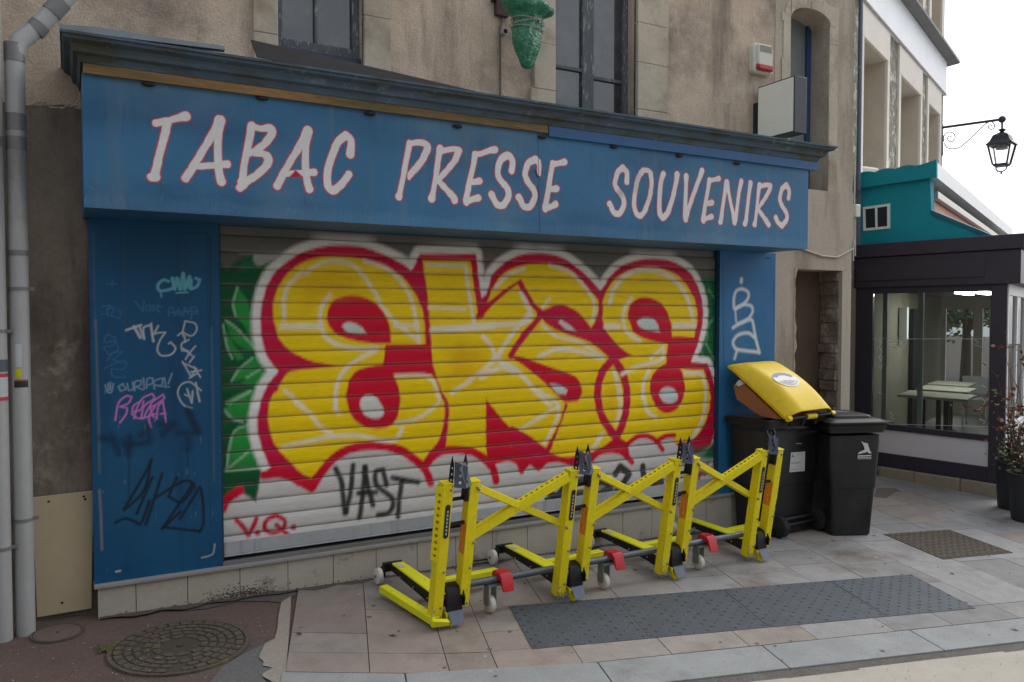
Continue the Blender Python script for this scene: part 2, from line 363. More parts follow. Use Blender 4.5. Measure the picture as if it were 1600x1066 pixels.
# drop-tread plates
m_tac = M('slate_plate', C(84, 90, 97), .6, .15, spec=.2, n=(8, .14), n2=(70, .1), bump=(160, .2, .002))
m_tacd = M('slate_stud', C(58, 63, 70), .6, .15)
TL, TR, BL, BR = [ong(*p)[:2] for p in ((795, 948), (1423.8, 898), (830.6, 1015), (1525, 951))]
lab = ['grey studded steel plate set in the paving, end nearest the manhole covers', 'second grey studded steel plate from the barrier side of the strip', 'grey studded steel plate next to last, towards the bins', 'grey studded steel plate at the right end of the strip, in front of the bins']
fr = [0, .232, .49, .77, 1.0]
for k in range(4):
    a, b = fr[k]+.0012, fr[k+1]-.0012; c4 = [TL+(TR-TL)*a, TL+(TR-TL)*b, BL+(BR-BL)*b, BL+(BR-BL)*a]
    cc = sum(c4)/4; t = thing('studded_plate', lab[k], 'ground plate', (cc[0], cc[1], gz(*cc)), 0, 'studded steel plates in the pavement')
    mb = MB(); sheet(mb, c4[::-1], .004, .01); mb.build('plate', m_tac, t, True, smooth=False, bevel=.001)
    st = MB(); nu, nv = 17, 13
    for i in range(nu):
        for j in range(nv):
            fu, fv = (i+.5)/nu, (j+.5)/nv
            if (i+j) % 2: continue
            p = (c4[0]*(1-fu)+c4[1]*fu)*(1-fv)+(c4[3]*(1-fu)+c4[2]*fu)*fv
            X = gmat(p[0], p[1], R_(-14+(45 if (i//2) % 2 else -45)), .004)
            st.loft([[(-.013, -.005, 0), (.013, -.005, 0), (.013, .005, 0), (-.013, .005, 0)], [(-.009, -.002, .003), (.009, -.002, .003), (.009, .002, .003), (-.009, .002, .003)]], X)
    so_ = st.build('studs', m_tacd, t, True, smooth=False); so_['kind'] = 'stuff'
# rectangular iron cover right of the bins, and the small worn patch behind it
cq = [ong(*p)[:2] for p in ((1380, 835), (1483, 828), (1583, 864), (1474, 874.5))]; cc = sum(cq)/4
t = thing('inspection_cover', 'square ribbed iron cover set in the paving right of the black bins', 'manhole cover', (cc[0], cc[1], gz(*cc)))
mb = MB(); sheet(mb, cq[::-1], .003, .01); mb.build('frame', m_irond, t, True, smooth=False)
mb = MB()
for i in range(22):
    for j in range(9):
        a0, a1, b0, b1 = (i+.15)/22, (i+.85)/22, (j+.1+.3*(i % 2))/9.4, (j+.75+.3*(i % 2))/9.4
        q = lambda fu, fv: (cq[0]*(1-fu)+cq[1]*fu)*(1-fv)+(cq[3]*(1-fu)+cq[2]*fu)*fv
        sheet(mb, [q(a0, b1), q(a1, b1), q(a1, b0), q(a0, b0)], .006, .004)
mb.build('lid', m_iron, t, True, smooth=False)
sp = MB(); sheet(sp, [ong(*p)[:2] for p in ((1365, 777), (1385, 779), (1398, 770), (1408, 768), (1400, 763), (1370, 763))], .002); struct('dirt_patch', sp, M('dirt', C(110, 100, 92), .95, n=(60, .25)), smooth=False)

# ================================================================== THE OLD BUILDING
YW = 5.3
m_rend = M('render', C(202, 184, 164), .92, n=(3.0, .12), n2=(85, .17), col2=(1.1, .47, .66, C(136, 125, 114)), streak=(2.6, .54, .72, C(124, 114, 104)), patch=(2.3, .60, .68, C(196, 184, 166)), bump=(85, .9, .010), spec=.15)
m_dark = M('stained_concrete', C(130, 120, 108), .92, spec=.15, streak=(3.2, .5, .66, C(88, 80, 72)), patch=(3.5, .6, .7, C(150, 140, 126)), n=(1.6, .22), n2=(45, .16), col2=(1.4, .42, .66, C(94, 84, 74)), bump=(80, .5, .006), stretch=(1.3, 1, .8))
m_pale = M('right_render', C(182, 172, 158), .9, n=(1.6, .09), n2=(70, .20), col2=(1.2, .52, .72, C(150, 137, 122)), streak=(3.0, .56, .74, C(136, 124, 110)), spec=.15, bump=(80, .3, .004), stretch=(1.6, 1, .5))
m_stone = M('dressed_stone', C(184, 174, 156), .85, n=(3, .14), n2=(30, .10), col2=(2.5, .48, .68, C(146, 134, 116)), bump=(40, .25, .005))
m_rubble = M('rubble_stone', C(120, 108, 96), .92, n=(14, .35), n2=(50, .2), col2=(5, .5, .62, C(158, 150, 140)), bump=(16, .9, .03))
m_pane = M('sheen_painted_glass', C(58, 61, 64), .04, 0, n=(2.5, .3), spec=1.0, bump=(1.2, .06, .02), col2=(1.5, .45, .75, C(104, 106, 104)))  # paler base and mottling painted in for reflections of sky and houses
m_wfr = M('peeling_frame', C(84, 90, 96), .7, n=(10, .25), col2=(30, .56, .62, C(160, 160, 158)), bump=(60, .3, .003), stretch=(2, 2, .4))
m_wbl = M('blue_frame', C(44, 76, 120), .55, n=(8, .12))
bld = thing('old_building', 'old town building with beige rendered upper wall above the blue shop front', 'building', (2.0, YW, gz(2, YW)))
def wall_with_holes(mb, y, x0, x1, z0, z1, holes, mi=0):
    xs = sorted({x0, x1, *[h[0] for h in holes], *[h[1] for h in holes]}); zs = sorted({z0, z1, *[h[2] for h in holes], *[h[3] for h in holes]})
    for a, b in zip(xs[:-1], xs[1:]):
        for c, d in zip(zs[:-1], zs[1:]):
            if any(h[0] <= (a+b)/2 <= h[1] and h[2] <= (c+d)/2 <= h[3] for h in holes): continue
            mb.add([(a, y, c), (b, y, c), (b, y, d), (a, y, d)], [(0, 1, 2, 3)], mi=mi)
    for (a, b, c, d) in holes:
        for q in ([(a, y, c), (a, y+.5, c), (a, y+.5, d), (a, y, d)], [(b, y, c), (b, y, d), (b, y+.5, d), (b, y+.5, c)], [(a, y, d), (a, y+.5, d), (b, y+.5, d), (b, y, d)], [(a, y, c), (b, y, c), (b, y+.5, c), (a, y+.5, c)]):
            mb.add(q, [(0, 1, 2, 3)], mi=mi)
W1 = (1.199, 1.774, 1.60, 3.6); W2 = (3.307, 4.10, 1.0, 3.6); W3 = (5.895, 6.427, 1.15, 2.97); AL = (6.0, 6.66, -2.2, .44)
XR = 6.79
w = MB(); wall_with_holes(w, YW, -6, 5.70, 1.40, 7, [W1, (W2[0], W2[1], 1.40, W2[3])]); wall_with_holes(w, YW, -6, 5.70, -2.3, 1.40, [(W2[0], W2[1], 1.0, 1.40)]); w.build('wall', m_rend, bld, True, smooth=False)
w = MB(); wall_with_holes(w, YW-.002, 5.70, XR, -2.3, 7, [W3, AL]); w.add([(XR, YW-.002, -2.3), (XR, YW+9, -2.3), (XR, YW+9, 7), (XR, YW-.002, 7)], [(0, 1, 2, 3)]); w.add([(-6, YW+9, 7), (XR, YW+9, 7), (XR, YW, 7), (-6, YW, 7)], [(0, 1, 2, 3)]); w.build('side_wall', m_pale, bld, True, smooth=False)
w = MB(); w.prism([(-2.2, YW-.02, -2.2), (.12, YW-.02, -2.2), (.12, YW-.02, 1.19), (-.02, YW-.02, 1.21), (-.14, YW-.02, 1.185), (-.3, YW-.02, 1.19), (-2.2, YW-.02, 1.22)], (0, .019, 0)); w.build('lower_wall', m_dark, bld, True, smooth=False)
w = MB()
for i in range(46):
    x = -.45+i*.0115; w.sph((x, YW-.02, 1.195+.012*math.sin(i*.5)+random.uniform(-.006, .006)), random.uniform(.006, .012), sc=(1.7, .6, .7), n=6)
w.build('mortar_ridge', m_stone, bld, True)
# dressed stone surrounds
sb = MB()
def blocks(x0, x1, z0, z1, hs, var=.04, y=YW, dep=.03):
    z = z0; k = 0
    while z < z1-.02:
        h = min(hs*random.uniform(.8, 1.25), z1-z); e = var*(1 if k % 2 else 0)
        sb.box((x0-(e if x0 < x1 else 0), y-dep-random.uniform(0, .004), z+.0008), (x1, y+.02, z+h-.0008)); z += h; k += 1
blocks(1.046, 1.199, 1.35, 3.6, .42, 0); blocks(1.774, 1.965, 1.35, 3.6, .38, 0); sb.box((1.199, YW-.022, 1.34), (1.774, YW+.02, 1.60))
sb.build('stone_surround', m_stone, bld, True, bevel=.004, smooth=False, seg=1); sb = MB()
blocks(3.117, 3.307, 1.0, 3.6, .4, .03); sb.build('stone_surround', m_stone, bld, True, bevel=.004, smooth=False, seg=1); sb = MB(); blocks(4.10, 4.42, 1.0, 3.6, .36, 0)
sb.build('stone_surround', m_stone, bld, True, bevel=.004, smooth=False, seg=1); sb = MB()
blocks(5.80, 5.893, 1.0, 2.8, .4, .02, dep=.010); blocks(6.43, 6.55, 1.12, 2.97, .45, 0, dep=.006)
for j in (0,):
    n = 9; xc, hw, zc = (W3[0]+W3[1])/2, (W3[1]-W3[0])/2, 2.78
    for k in range(n):
        a0, a1 = math.pi*k/n, math.pi*(k+1)/n-.02; q = lambda a, s: (xc+hw*s*math.cos(a), YW-.012, zc+hw*.42*(s*1.0)*math.sin(a)+(.12 if s > 1 else 0)*math.sin(a))
        sb.prism([q(a0, 1), q(a1, 1), q(a1, 1.3), q(a0, 1.3)], (0, .05, 0))
    # corner fillers of the flat arch
    sb.prism([(W3[1], YW-.02, zc), (W3[1], YW-.02, 2.97), (xc, YW-.02, 2.97)]+[(xc+hw*math.cos(a), YW-.02, zc+hw*.42*math.sin(a)) for a in np.linspace(math.pi/2, .02, 8)], (0, .5, 0))
    sb.prism([(W3[0], YW-.02, 2.97), (W3[0], YW-.02, zc)]+[(xc-hw*math.cos(a), YW-.02, zc+hw*.42*math.sin(a)) for a in np.linspace(.02, math.pi/2, 8)], (0, .5, 0))
sb.build('stone_surround', m_stone, bld, True, bevel=.004, smooth=False, seg=1)
def window(Wd, dep, fmat, mull, zb, name='window', pm=None):
    x0, x1, z0, z1 = Wd; y = YW+dep; fr_ = MB(); fwd = .05
    fr_.box((x0, y-.03, zb), (x0+fwd, y+.03, z1)); fr_.box((x1-fwd, y-.03, zb), (x1, y+.03, z1)); fr_.box((x0+fwd, y-.025, zb), (x1-fwd, y+.03, zb+.07))
    for q in mull:
        if q[0] == 'v': fr_.box((q[1]-q[2]/2, y-.022, zb+.07), (q[1]+q[2]/2, y+.028, z1))
        else: fr_.box((q[2], y-.018, q[1]-.014), (q[3], y+.026, q[1]+.014))
    f = fr_.build(name, fmat, bld, True, bevel=.004, smooth=False); gl = MB()
    gl.box((x0+.01, y+.004, zb+.01), (x1-.01, y+.010, z1)); gl.build('pane', pm or m_pane, f, smooth=False); return f
f = window(W1, .10, m_wfr, [('v', 1.475, .02)], 1.76)
b = MB(); b.box((1.199, YW+.03, 1.615), (1.774, YW+.13, 1.76)); b.build('sill', M('dark_sill', C(58, 68, 78), .75, n=(9, .25), col2=(22, .6, .66, C(150, 120, 96))), f, bevel=.006)
window(W2, .13, m_wfr, [('v', 3.69, .085), ('v', 3.745, .03), ('h', 1.98, 3.36, 3.65), ('h', 1.94, 3.76, 4.05)], 1.0)
window(W3, .24, m_wbl, [('h', 2.05, 5.94, 6.38)], 1.15, pm=M('curtained_glass', C(128, 134, 136), .18, n=(3, .15), stretch=(4, 1, .4)))
# doorway recess with rough stone jamb
al = MB(); al.box((5.6, YW+.25, -2.2), (6.72, YW+.30, .5)); al.build('recess_wall', M('tan_plaster', C(86, 72, 56), .9, n=(3, .15), n2=(60, .08)), bld, True, smooth=False)
jm = MB(); z = -2.1; 
while z < .44:
    h = random.uniform(.07, .17); y = YW+.03
    while y < YW+.25:
        l = random.uniform(.12, .3); jm.box((6.66-random.uniform(.0, .05), y+.006, z+.005), (6.70, min(y+l, YW+.25)-.006, min(z+h, .44)-.005)); y += l
    z += h
jm.build('stone_jamb', m_rubble, bld, True, bevel=.012, smooth=True)
rg = MB()                                      # broken plaster edge left of the recess and above it
z = -2.0; pts = []
while z < .44: pts.append((6.0+random.uniform(-.012, .03), YW-.001, z)); z += random.uniform(.05, .12)
pts.append((6.03, YW-.001, .45)); rg.prism([(5.985, YW-.006, -2.0)]+[(p[0], YW-.006, p[2]) for p in pts]+[(5.985, YW-.006, .45)], (0, .09, 0))
rg.build('broken_edge', M('broken_plaster', C(168, 158, 146), .95, n=(30, .2), bump=(40, .8, .01)), bld, True, smooth=False)
pa = MB(); pl_ = [(5.49, .64), (5.56, .72), (5.75, .70), (5.9, .66), (6.1, .62), (6.35, .57), (6.56, .565), (6.79, .66), (6.79, 1.2), (5.49, 1.2)]
pa.prism([(x, YW-.014, z) for x, z in pl_], (0, .011, 0)); pa.build('plaster_edge', m_pale, bld, True, smooth=False)
cb = MB(); cb.tube([(x, YW-.022, z+.004) for x, z in pl_[:8]]+[(6.80, YW-.02, .75)], .009, 6); cb.build('lead_cable', M('cable_white', C(196, 190, 180), .7), bld, True)

# ================================================================== THE SHOP FRONT
m_blue = M('shop_blue_paint', rough=.5, attr='Paint', n=(3, .10), n2=(70, .06), bump=(5, .10, .012), spec=.3)
m_blue2 = M('cornice_paint', C(78, 96, 110), .7, n=(5, .16), n2=(40, .12), col2=(2.6, .48, .62, C(74, 76, 68)), patch=(9, .58, .68, C(112, 126, 136)), bump=(50, .3, .004), spec=.25, stretch=(1, 1, 3))
m_sash = M('blue_strip', C(44, 92, 140), .55, n=(5, .12))
m_wood = M('bare_timber', C(138, 108, 70), .8, n=(4, .35), n2=(20, .25), col2=(2.2, .44, .62, C(104, 92, 62)), bump=(30, .4, .004), stretch=(.6, 1, 6))
m_zinc = M('zinc_flashing', C(128, 138, 146), .5, .5, n=(6, .15), bump=(10, .2, .01))
m_tile = M('plinth_tile', C(178, 172, 160), .5, spec=.2, n=(4, .10), n2=(60, .07), col2=(6, .58, .74, C(120, 110, 98)), bump=(30, .08, .003))
m_alu = M('shutter_steel', rough=.45, metal=0., attr='Paint', n=(14, .10), n2=(3, .08), stretch=(1, 1, 8), spec=.22)
m_dkgap = M('dark_void', C(22, 22, 22), .9)
shop = thing('shop_front', 'blue wooden shop front with white and red lettering and graffitied roller shutter', 'shop front', (2.8, 5.18, gz(2.8, 5.18)))
BLUE = C(60, 112, 150)
# --- fascia with painted lettering
YF = 4.72; FX0, FX1, FZ0, FZ1 = .0706, 5.489, .563, 1.262
cv = Canvas(YF, FX0, FX1, FZ0, FZ1, .0035, BLUE)
cv.mottle(C(96, 124, 144), .5, .9, .50, .75, .55); cv.mottle(C(40, 80, 116), .8, .3, .5, .75, .6); cv.mottle(C(92, 116, 132), .06, .8, .60, .78, .5)
for _ in range(16):                            # slightly uneven repainted panels
    x = rng.random()*5.4; cv.c[:, int(x/.0035):int((x+rng.random()*.5)/.0035)] *= 1+(rng.random()-.5)*.03
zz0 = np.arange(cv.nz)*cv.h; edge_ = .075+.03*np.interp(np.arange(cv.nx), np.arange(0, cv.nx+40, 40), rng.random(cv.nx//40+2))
wr = (np.clip((edge_[None, :]-zz0[:, None])/.04, 0, 1)*.22*(.5+rng.random((1, cv.nx))*.5))[..., None]; cv.c = cv.c*(1-wr)+np.array(C(112, 156, 190))*wr      # irregular lighter blue along the lower edge
cv.scuffs(90, C(30, 56, 82), FZ1-.35, FZ1-.02, .16, .004, .35, (1.52, 1.62)); cv.scuffs(170, C(90, 140, 185), FZ0, FZ0+.12, .03, .003, .55); cv.scuffs(60, C(20, 36, 60), FZ0, FZ0+.13, .04, .002, .6, (1.2, 1.9)); cv.scuffs(50, C(110, 140, 170), FZ0, FZ1, .06, .002, .25)
S1 = (220, 165, 7.617); S2 = (390, 180, 7.617); S3 = (605, 205, 8.2); S4 = (745, 220, 8.2); S5 = (935, 245, 8.88); S6 = (1090, 265, 9.69)
LET = [
 (S1, [[(180,212,42),(330,178,36),(440,150,40),(535,130,56)], [(315,215,48),(250,480,42),(190,720,42),(158,845,50)], [(130,850,48),(175,850,50)]]),
 (S1, [[(940,175,55),(880,300,46),(760,500,40),(640,700,42),(535,865,46)], [(945,175,58),(918,400,40),(918,650,42),(935,800,44),(960,905,50)], [(650,728,34),(870,712,34),(1030,698,44)]]),
 (S1, [[(1322,240,46),(1290,400,42),(1230,720,38),(1215,860,40),(1212,910,62)]]),
 (S2, [[(25,130,40),(130,160,34),(245,158,48),(262,225,46),(190,330,42),(90,410,38),(0,455,34)], [(60,455,34),(170,462,40),(228,525,48),(200,600,44),(100,700,42),(-30,790,42),(-115,865,46)]]),
 (S2, [[(692,185,52),(620,330,46),(510,510,38),(400,700,40),(330,842,46)], [(695,190,55),(668,400,38),(668,640,40),(690,800,42),(712,880,46)], [(420,705,32),(560,690,32),(770,680,42)]]),
 (S2, [[(1200,465,50),(1208,300,40),(1145,242,48),(1060,310,44),(975,500,43),(922,720,44),(935,840,45),(990,895,48),(1060,855,45),(1130,780,42),(1180,705,42)]]),
 (S3, [[(285,155,40),(250,350,36),(165,780,34),(152,838,46)], [(300,158,34),(430,148,38),(510,185,45),(508,250,46),(430,400,42),(320,530,40),(285,580,30),(280,610,18)]]),
 (S3, [[(678,220,46),(650,400,36),(590,780,34),(572,862,50)], [(700,252,36),(850,228,34),(918,250,46),(870,370,40),(760,510,36),(660,615,36)], [(660,640,38),(760,750,38),(850,850,46),(862,885,46)]]),
 (S3, [[(1128,290,38),(1110,400,34),(1020,820,38),(1008,895,42),(1017,935,26)], [(1125,300,36),(1210,285,34),(1330,245,36),(1380,235,46)], [(1085,655,32),(1180,638,44)], [(1020,895,42),(1110,870,38),(1165,858,46)]]),
 (S4, [[(447,385,42),(458,260,40),(400,190,48),(312,240,44),(265,400,37),(300,500,40),(390,610,42),(402,720,42),(335,828,42),(262,820,42),(205,720,40),(188,690,47)]]),
 (S4, [[(800,425,26),(798,290,34),(750,235,45),(662,290,42),(618,420,38),(650,520,40),(735,640,40),(742,740,40),(672,850,42),(602,840,40),(555,752,40),(538,725,47)]]),
 (S4, [[(972,285,36),(950,420,34),(890,780,38),(878,865,42),(878,895,26)], [(975,302,34),(1060,285,34),(1122,272,44)], [(925,622,30),(1022,612,44)], [(880,862,42),(960,840,36),(1010,815,44)]]),
 (S5, [[(395,350,40),(396,220,36),(340,155,46),(272,210,38),(228,370,36),(260,450,38),(340,560,38),(352,680,38),(285,790,42),(215,770,40),(170,680,36),(155,655,44)]]),
 (S5, [[(620,190,38),(560,280,36),(510,480,34),(495,680,36),(530,790,36),(580,828,36),(640,760,36),(710,560,34),(740,380,34),(725,240,38),(690,192,32),(620,190,38)]]),
 (S5, [[(900,238,42),(870,350,36),(845,600,36),(850,780,40),(895,850,44),(960,780,40),(1030,570,36),(1080,350,36),(1090,245,45)]]),
 (S5, [[(1217,270,43),(1215,400,32),(1202,830,36),(1212,880,34)], [(1215,850,36),(1265,680,34),(1390,330,34),(1425,240,38),(1438,195,42)]]),
 (S6, [[(180,152,36),(165,250,34),(100,640,36),(80,760,38),(90,792,30)], [(190,168,34),(260,150,32),(322,138,42)], [(130,522,32),(215,500,46)], [(90,755,40),(150,735,34),(210,715,44)]]),
 (S6, [[(442,190,45),(405,400,34),(360,720,34),(345,795,42)], [(445,200,44),(480,400,28),(540,680,34),(562,800,42)], [(575,770,36),(620,400,30),(655,210,40),(662,175,40)]]),
 (S6, [[(800,205,44),(780,350,34),(735,760,34),(715,822,42)]]),
 (S6, [[(940,232,42),(915,400,30),(880,750,30),(865,832,42)], [(960,248,34),(1050,232,34),(1102,245,40),(1080,330,36),(1000,470,32),(920,580,28)], [(915,600,34),(1000,720,36),(1060,810,42),(1075,835,40)]]),
 (S6, [[(1376,432,38),(1386,320,32),(1345,240,46),(1280,290,36),(1245,450,36),(1280,550,36),(1345,660,36),(1348,760,36),(1278,850,42),(1215,800,36),(1185,728,42)]]),
]
LW, LR = C(222, 221, 220), C(196, 14, 42)
for pas in (0, 1):
    for (ox, oy, sc), strokes in LET:
        for st_ in strokes:
            q = [(ox+x/sc, oy+y/sc, r/sc) for x, y, r in st_]
            cv.stroke(q, LR if pas == 0 else LW, .003, grow=.0068 if pas == 0 else .0008)
T2 = lambda s, pts: [(s[0]+p[0]/s[2], s[1]+p[1]/s[2], *[r/s[2] for r in p[2:]]) for p in pts]
cv.poly(T2(S2, [(462, 742), (548, 655), (625, 728)]), C(180, 34, 60))
cv.stroke(T2(S4, [(745, 380, 10), (765, 430, 14), (790, 470, 10)]), C(30, 22, 22)); cv.stroke(T2(S4, [(775, 600, 4), (785, 700, 6), (770, 830, 5)]), C(50, 40, 44), alpha=.8)
cv.stroke([(840.5, 205, 1), (843, 362, 1)], C(24, 50, 80), .002, r=.002)
cv.stroke(T2(S5, [(560, 250, 30), (530, 400, 30), (510, 470, 24)]), C(120, 128, 130), .02, .35); cv.stroke(T2(S5, [(290, 490, 24), (320, 520, 24)]), C(120, 116, 110), .02, .6)
fb = MB(); fb.box((FX0, YF+.003, FZ0), (FX1, YW, FZ1)); fas = fb.build('fascia_board', M('fascia_blue', C(50, 100, 138), .5, n=(4, .1)), shop, True, smooth=False)
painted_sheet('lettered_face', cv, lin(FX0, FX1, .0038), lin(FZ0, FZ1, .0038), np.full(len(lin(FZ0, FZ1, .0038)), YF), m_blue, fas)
# --- cornice: moulding swept round the front and the two ends
XL, XRc, YC = .0766, 5.55, 4.705
prof = [(0, 1.303), (.012, 1.303), (.018, 1.318), (.026, 1.336), (.046, 1.346), (.050, 1.366), (.058, 1.384), (.088, 1.398), (.092, 1.414), (.102, 1.417), (.102, 1.430), (.04, 1.434), (0, 1.440)]
cn = MB(); rings = []
for o, z in prof: rings.append([(XL-o, YW, z), (XL-o, YC-o, z), (XRc+o*1.55, YC-o, z), (XRc+o*1.55, YW, z)])
cn.loft(rings, cap=False, closed=False); cor = cn.build('cornice', m_blue2, shop, True, smooth=False, recalc=False)
cn = MB(); cn.add([(XL, YC, 1.438), (XRc, YC, 1.438), (XRc, YW, 1.50), (XL, YW, 1.50)], [(0, 1, 2, 3)]); cn.build('roof_sheet', m_zinc, cor, smooth=False)
zf = MB()                                       # curled sheet at the left end, leaning upstand further right
a = [ony(*p, YC-.10) for p in ((93, 38), (150, 42), (250, 58), (350, 72), (352, 78), (250, 66), (140, 52), (104, 47), (94, 47))]
zf.prism(a, (0, .05, 0)); zf.build('curled_flashing', m_zinc, cor, smooth=False)
a = [ony(*p, YC-.02) for p in ((392, 62), (402, 89), (600, 128), (860, 170), (600, 109))]
zf = MB(); zf.prism(a, (0, .012, 0)); zf.build('leaning_flashing', M('flashing_dark', C(70, 68, 68), .6, .3, n=(5, .2)), cor, smooth=False)
xm = ony(857, 195, 4.70)[0]
tb = MB(); tb.box((XL, 4.698, 1.252), (xm-.004, 4.73, 1.3025)); tb.build('timber_strip', m_wood, shop, True, smooth=False)
tb = MB(); tb.box((xm+.004, 4.698, 1.232), (XRc+.03, 4.73, 1.3025)); tb.box((5.40, 4.73, 1.25), (XRc+.03, YW, 1.3)); tb.build('painted_strip', m_sash, shop, True, smooth=False)
for px, py in ((232, 126), (410, 148), (578, 172), (715, 192), (848, 209), (960, 224), (1062, 238), (1152, 250)):
    p = ony(px, py+5, 4.71); s_ = MB(); s_.sph((p[0], 4.712, p[2]-.002), .020, sc=(1.8, .9, .62), n=10); s_.build('spot_fitting', M('fitting_black', C(38, 34, 36), .6), shop, True)
# --- pilasters with tags
def pilaster(x0, x1, z0, z1, cv, y):
    b = MB(); b.box((x0, y+.002, z0), (x1, YW, z1)); p = b.build('pilaster', M('pilaster_blue', C(14, 78, 122), .5, n=(5, .08)), shop, True, smooth=False)
    zs = lin(z0, z1, .004); painted_sheet('painted_face', cv, lin(x0, x1, .004), zs, np.full(len(zs), y), m_blue, p)
YP = 5.18; PB = C(18, 80, 120)
cv = Canvas(YP, .097, .805, -1.565, .562, .004, PB)
cv.mottle(C(30, 92, 130), .4, .6, .5, .75, .6); cv.mottle(C(10, 56, 92), .08, 1.2, .56, .8, .5); R6 = (0, 500, 3.553); R7 = (0, 766, 3.553); R8 = (140, 420, 4.1); R5 = (0, 250, 3.553)
def st(s, pts, colr, r, soft=.004, al=1.): cv.stroke(T2(s, [(x, y, r) for x, y in pts]), colr, soft, al)
LT, WH, PK, BK, CY_ = C(130, 156, 178), C(178, 182, 184), C(206, 120, 200), C(14, 30, 44), C(96, 170, 190)
st(R5, [(520, 390), (525, 800), (540, 1060)], C(80, 92, 104), 3, .006, .8); st(R6, [(530, 0), (548, 600), (552, 850)], C(104, 110, 116), 5, .006, .8); st(R7, [(552, 0), (560, 130), (566, 330)], C(140, 130, 120), 5, .006, .9)
for k in range(40): cv.scuffs(1, C(150, 140, 128), -1.5, -.4, .03, .004, .7, (1.4, 1.7)); 
cv.c[:, :] = np.where(np.abs(np.arange(cv.nx)*.004-.64)[None, :, None] < .0001, cv.c*.7, cv.c)
st(R5, [(1165, 420), (1168, 940)], C(40, 56, 66), 5, .006, .9); st(R5, [(1010, 405), (1150, 405)], C(40, 52, 60), 4, .006, .8); st(R5, [(690, 400), (690, 1000)], C(60, 80, 100), 3, .006, .7); st(R5, [(1030, 420), (1030, 900)], C(40, 70, 96), 3, .006, .6)
st(R6, [(1175, 40), (1185, 600), (1190, 890)], C(84, 96, 106), 4, .006, .8); st(R6, [(715, 700), (715, 980)], C(20, 50, 80), 4, .006, .7); st(R6, [(1040, 700), (1045, 880)], C(20, 50, 80), 4, .006, .7)
st(R7, [(1120, 375), (1180, 355), (1192, 300)], C(186, 190, 192), 3.5, .004, .8); st(R7, [(645, 452), (668, 448)], C(214, 210, 204), 4)
# light blue tag
st(R8, [(505, 80), (470, 72), (437, 105), (450, 140), (520, 130), (560, 100)], CY_, 9); st(R8, [(530, 60), (545, 130), (560, 60), (580, 130), (600, 30), (610, 130), (640, 50), (640, 120)], CY_, 11); st(R8, [(650, 70), (650, 130), (690, 110), (705, 70), (680, 60)], CY_, 9); st(R8, [(455, 140), (460, 178)], CY_, 5); st(R8, [(555, 155), (630, 150)], CY_, 5)
# scratched Vast and its oval
VA = C(62, 110, 150)
st(R8, [(290, 205), (340, 270), (350, 200)], VA, 3); st(R8, [(385, 235), (362, 240), (360, 268), (385, 262), (388, 232), (390, 265)], VA, 3); st(R8, [(415, 232), (400, 245), (418, 258), (402, 270)], VA, 3); st(R8, [(440, 225), (436, 268), (450, 275)], VA, 3); st(R8, [(425, 243), (465, 243)], VA, 3)
for q in ([(510, 300), (505, 260), (530, 245), (545, 300)], [(505, 280), (690, 272)], [(570, 250), (550, 285), (590, 300), (570, 260)], [(600, 300), (610, 245), (630, 290), (640, 245)], [(650, 320), (655, 245), (685, 245), (690, 285), (650, 290)]): st(R8, q, VA, 3)
# TNK with hook
st(R8, [(235, 393), (330, 360)], WH, 7); st(R8, [(285, 370), (325, 440)], WH, 9); st(R8, [(318, 365), (350, 450), (345, 380), (390, 360), (410, 465)], WH, 6); st(R8, [(395, 350), (405, 460)], WH, 5); st(R8, [(440, 365), (410, 420), (440, 410), (485, 408), (450, 460), (434, 520), (460, 555), (520, 550), (550, 510), (520, 470), (508, 480)], WH, 5)
# scribbles at the left
LS = C(64, 112, 156)
for q in ([(85, 240), (140, 235), (110, 260)], [(120, 300), (115, 260), (160, 245), (140, 300), (190, 320), (205, 280), (180, 265)], [(80, 290), (115, 290)], [(90, 470), (110, 420), (165, 440), (150, 490), (90, 500), (120, 550), (180, 520), (170, 460), (100, 470)], [(110, 590), (150, 540), (215, 530), (150, 580), (200, 600)], [(95, 640), (130, 620), (215, 590), (235, 620), (210, 645), (140, 640), (150, 690), (230, 695)], [(110, 95), (175, 98)], [(150, 70), (140, 110)]): st(R8, q, LS, 2.6, al=.85)
# vertical letters at the right
for q in ([(610, 335), (675, 350), (685, 395), (650, 430), (595, 405), (612, 340)], [(565, 428), (595, 405), (600, 430)], [(635, 455), (590, 480), (592, 525), (630, 525)], [(608, 430), (612, 470)], [(600, 510), (655, 555)], [(678, 495), (640, 540), (615, 580)], [(670, 560), (640, 600)], [(595, 595), (650, 690), (685, 640), (600, 605)], [(650, 660), (715, 650)], [(670, 630), (710, 695)], [(640, 700), (690, 670)]): st(R8, q, WH, 4.5)
st(R8, [(655, 892), (600, 870), (565, 800), (585, 745), (640, 725), (690, 760), (715, 780)], WH, 4.5); st(R8, [(625, 770), (655, 860), (660, 785)], WH, 5); st(R8, [(610, 805), (640, 820)], WH, 4); st(R8, [(680, 730), (705, 850), (690, 790)], WH, 5)
# hand and OUROPA!
for q in ([(100, 745), (115, 790), (140, 790), (152, 735)], [(118, 735), (122, 780)], [(132, 728), (134, 775)], [(215, 735), (185, 755), (200, 785), (235, 770), (210, 740)], [(240, 735), (250, 780), (280, 770), (275, 725)], [(290, 780), (290, 725), (330, 715), (325, 745), (295, 755), (340, 775)], [(345, 700), (350, 770)], [(365, 765), (370, 705), (405, 700), (400, 735), (370, 745)], [(415, 770), (415, 720), (470, 700), (460, 745), (415, 745), (475, 755)], [(480, 700), (488, 760)], [(528, 670), (505, 735)], [(500, 755), (508, 758)]): st(R8, q, LT, 4)
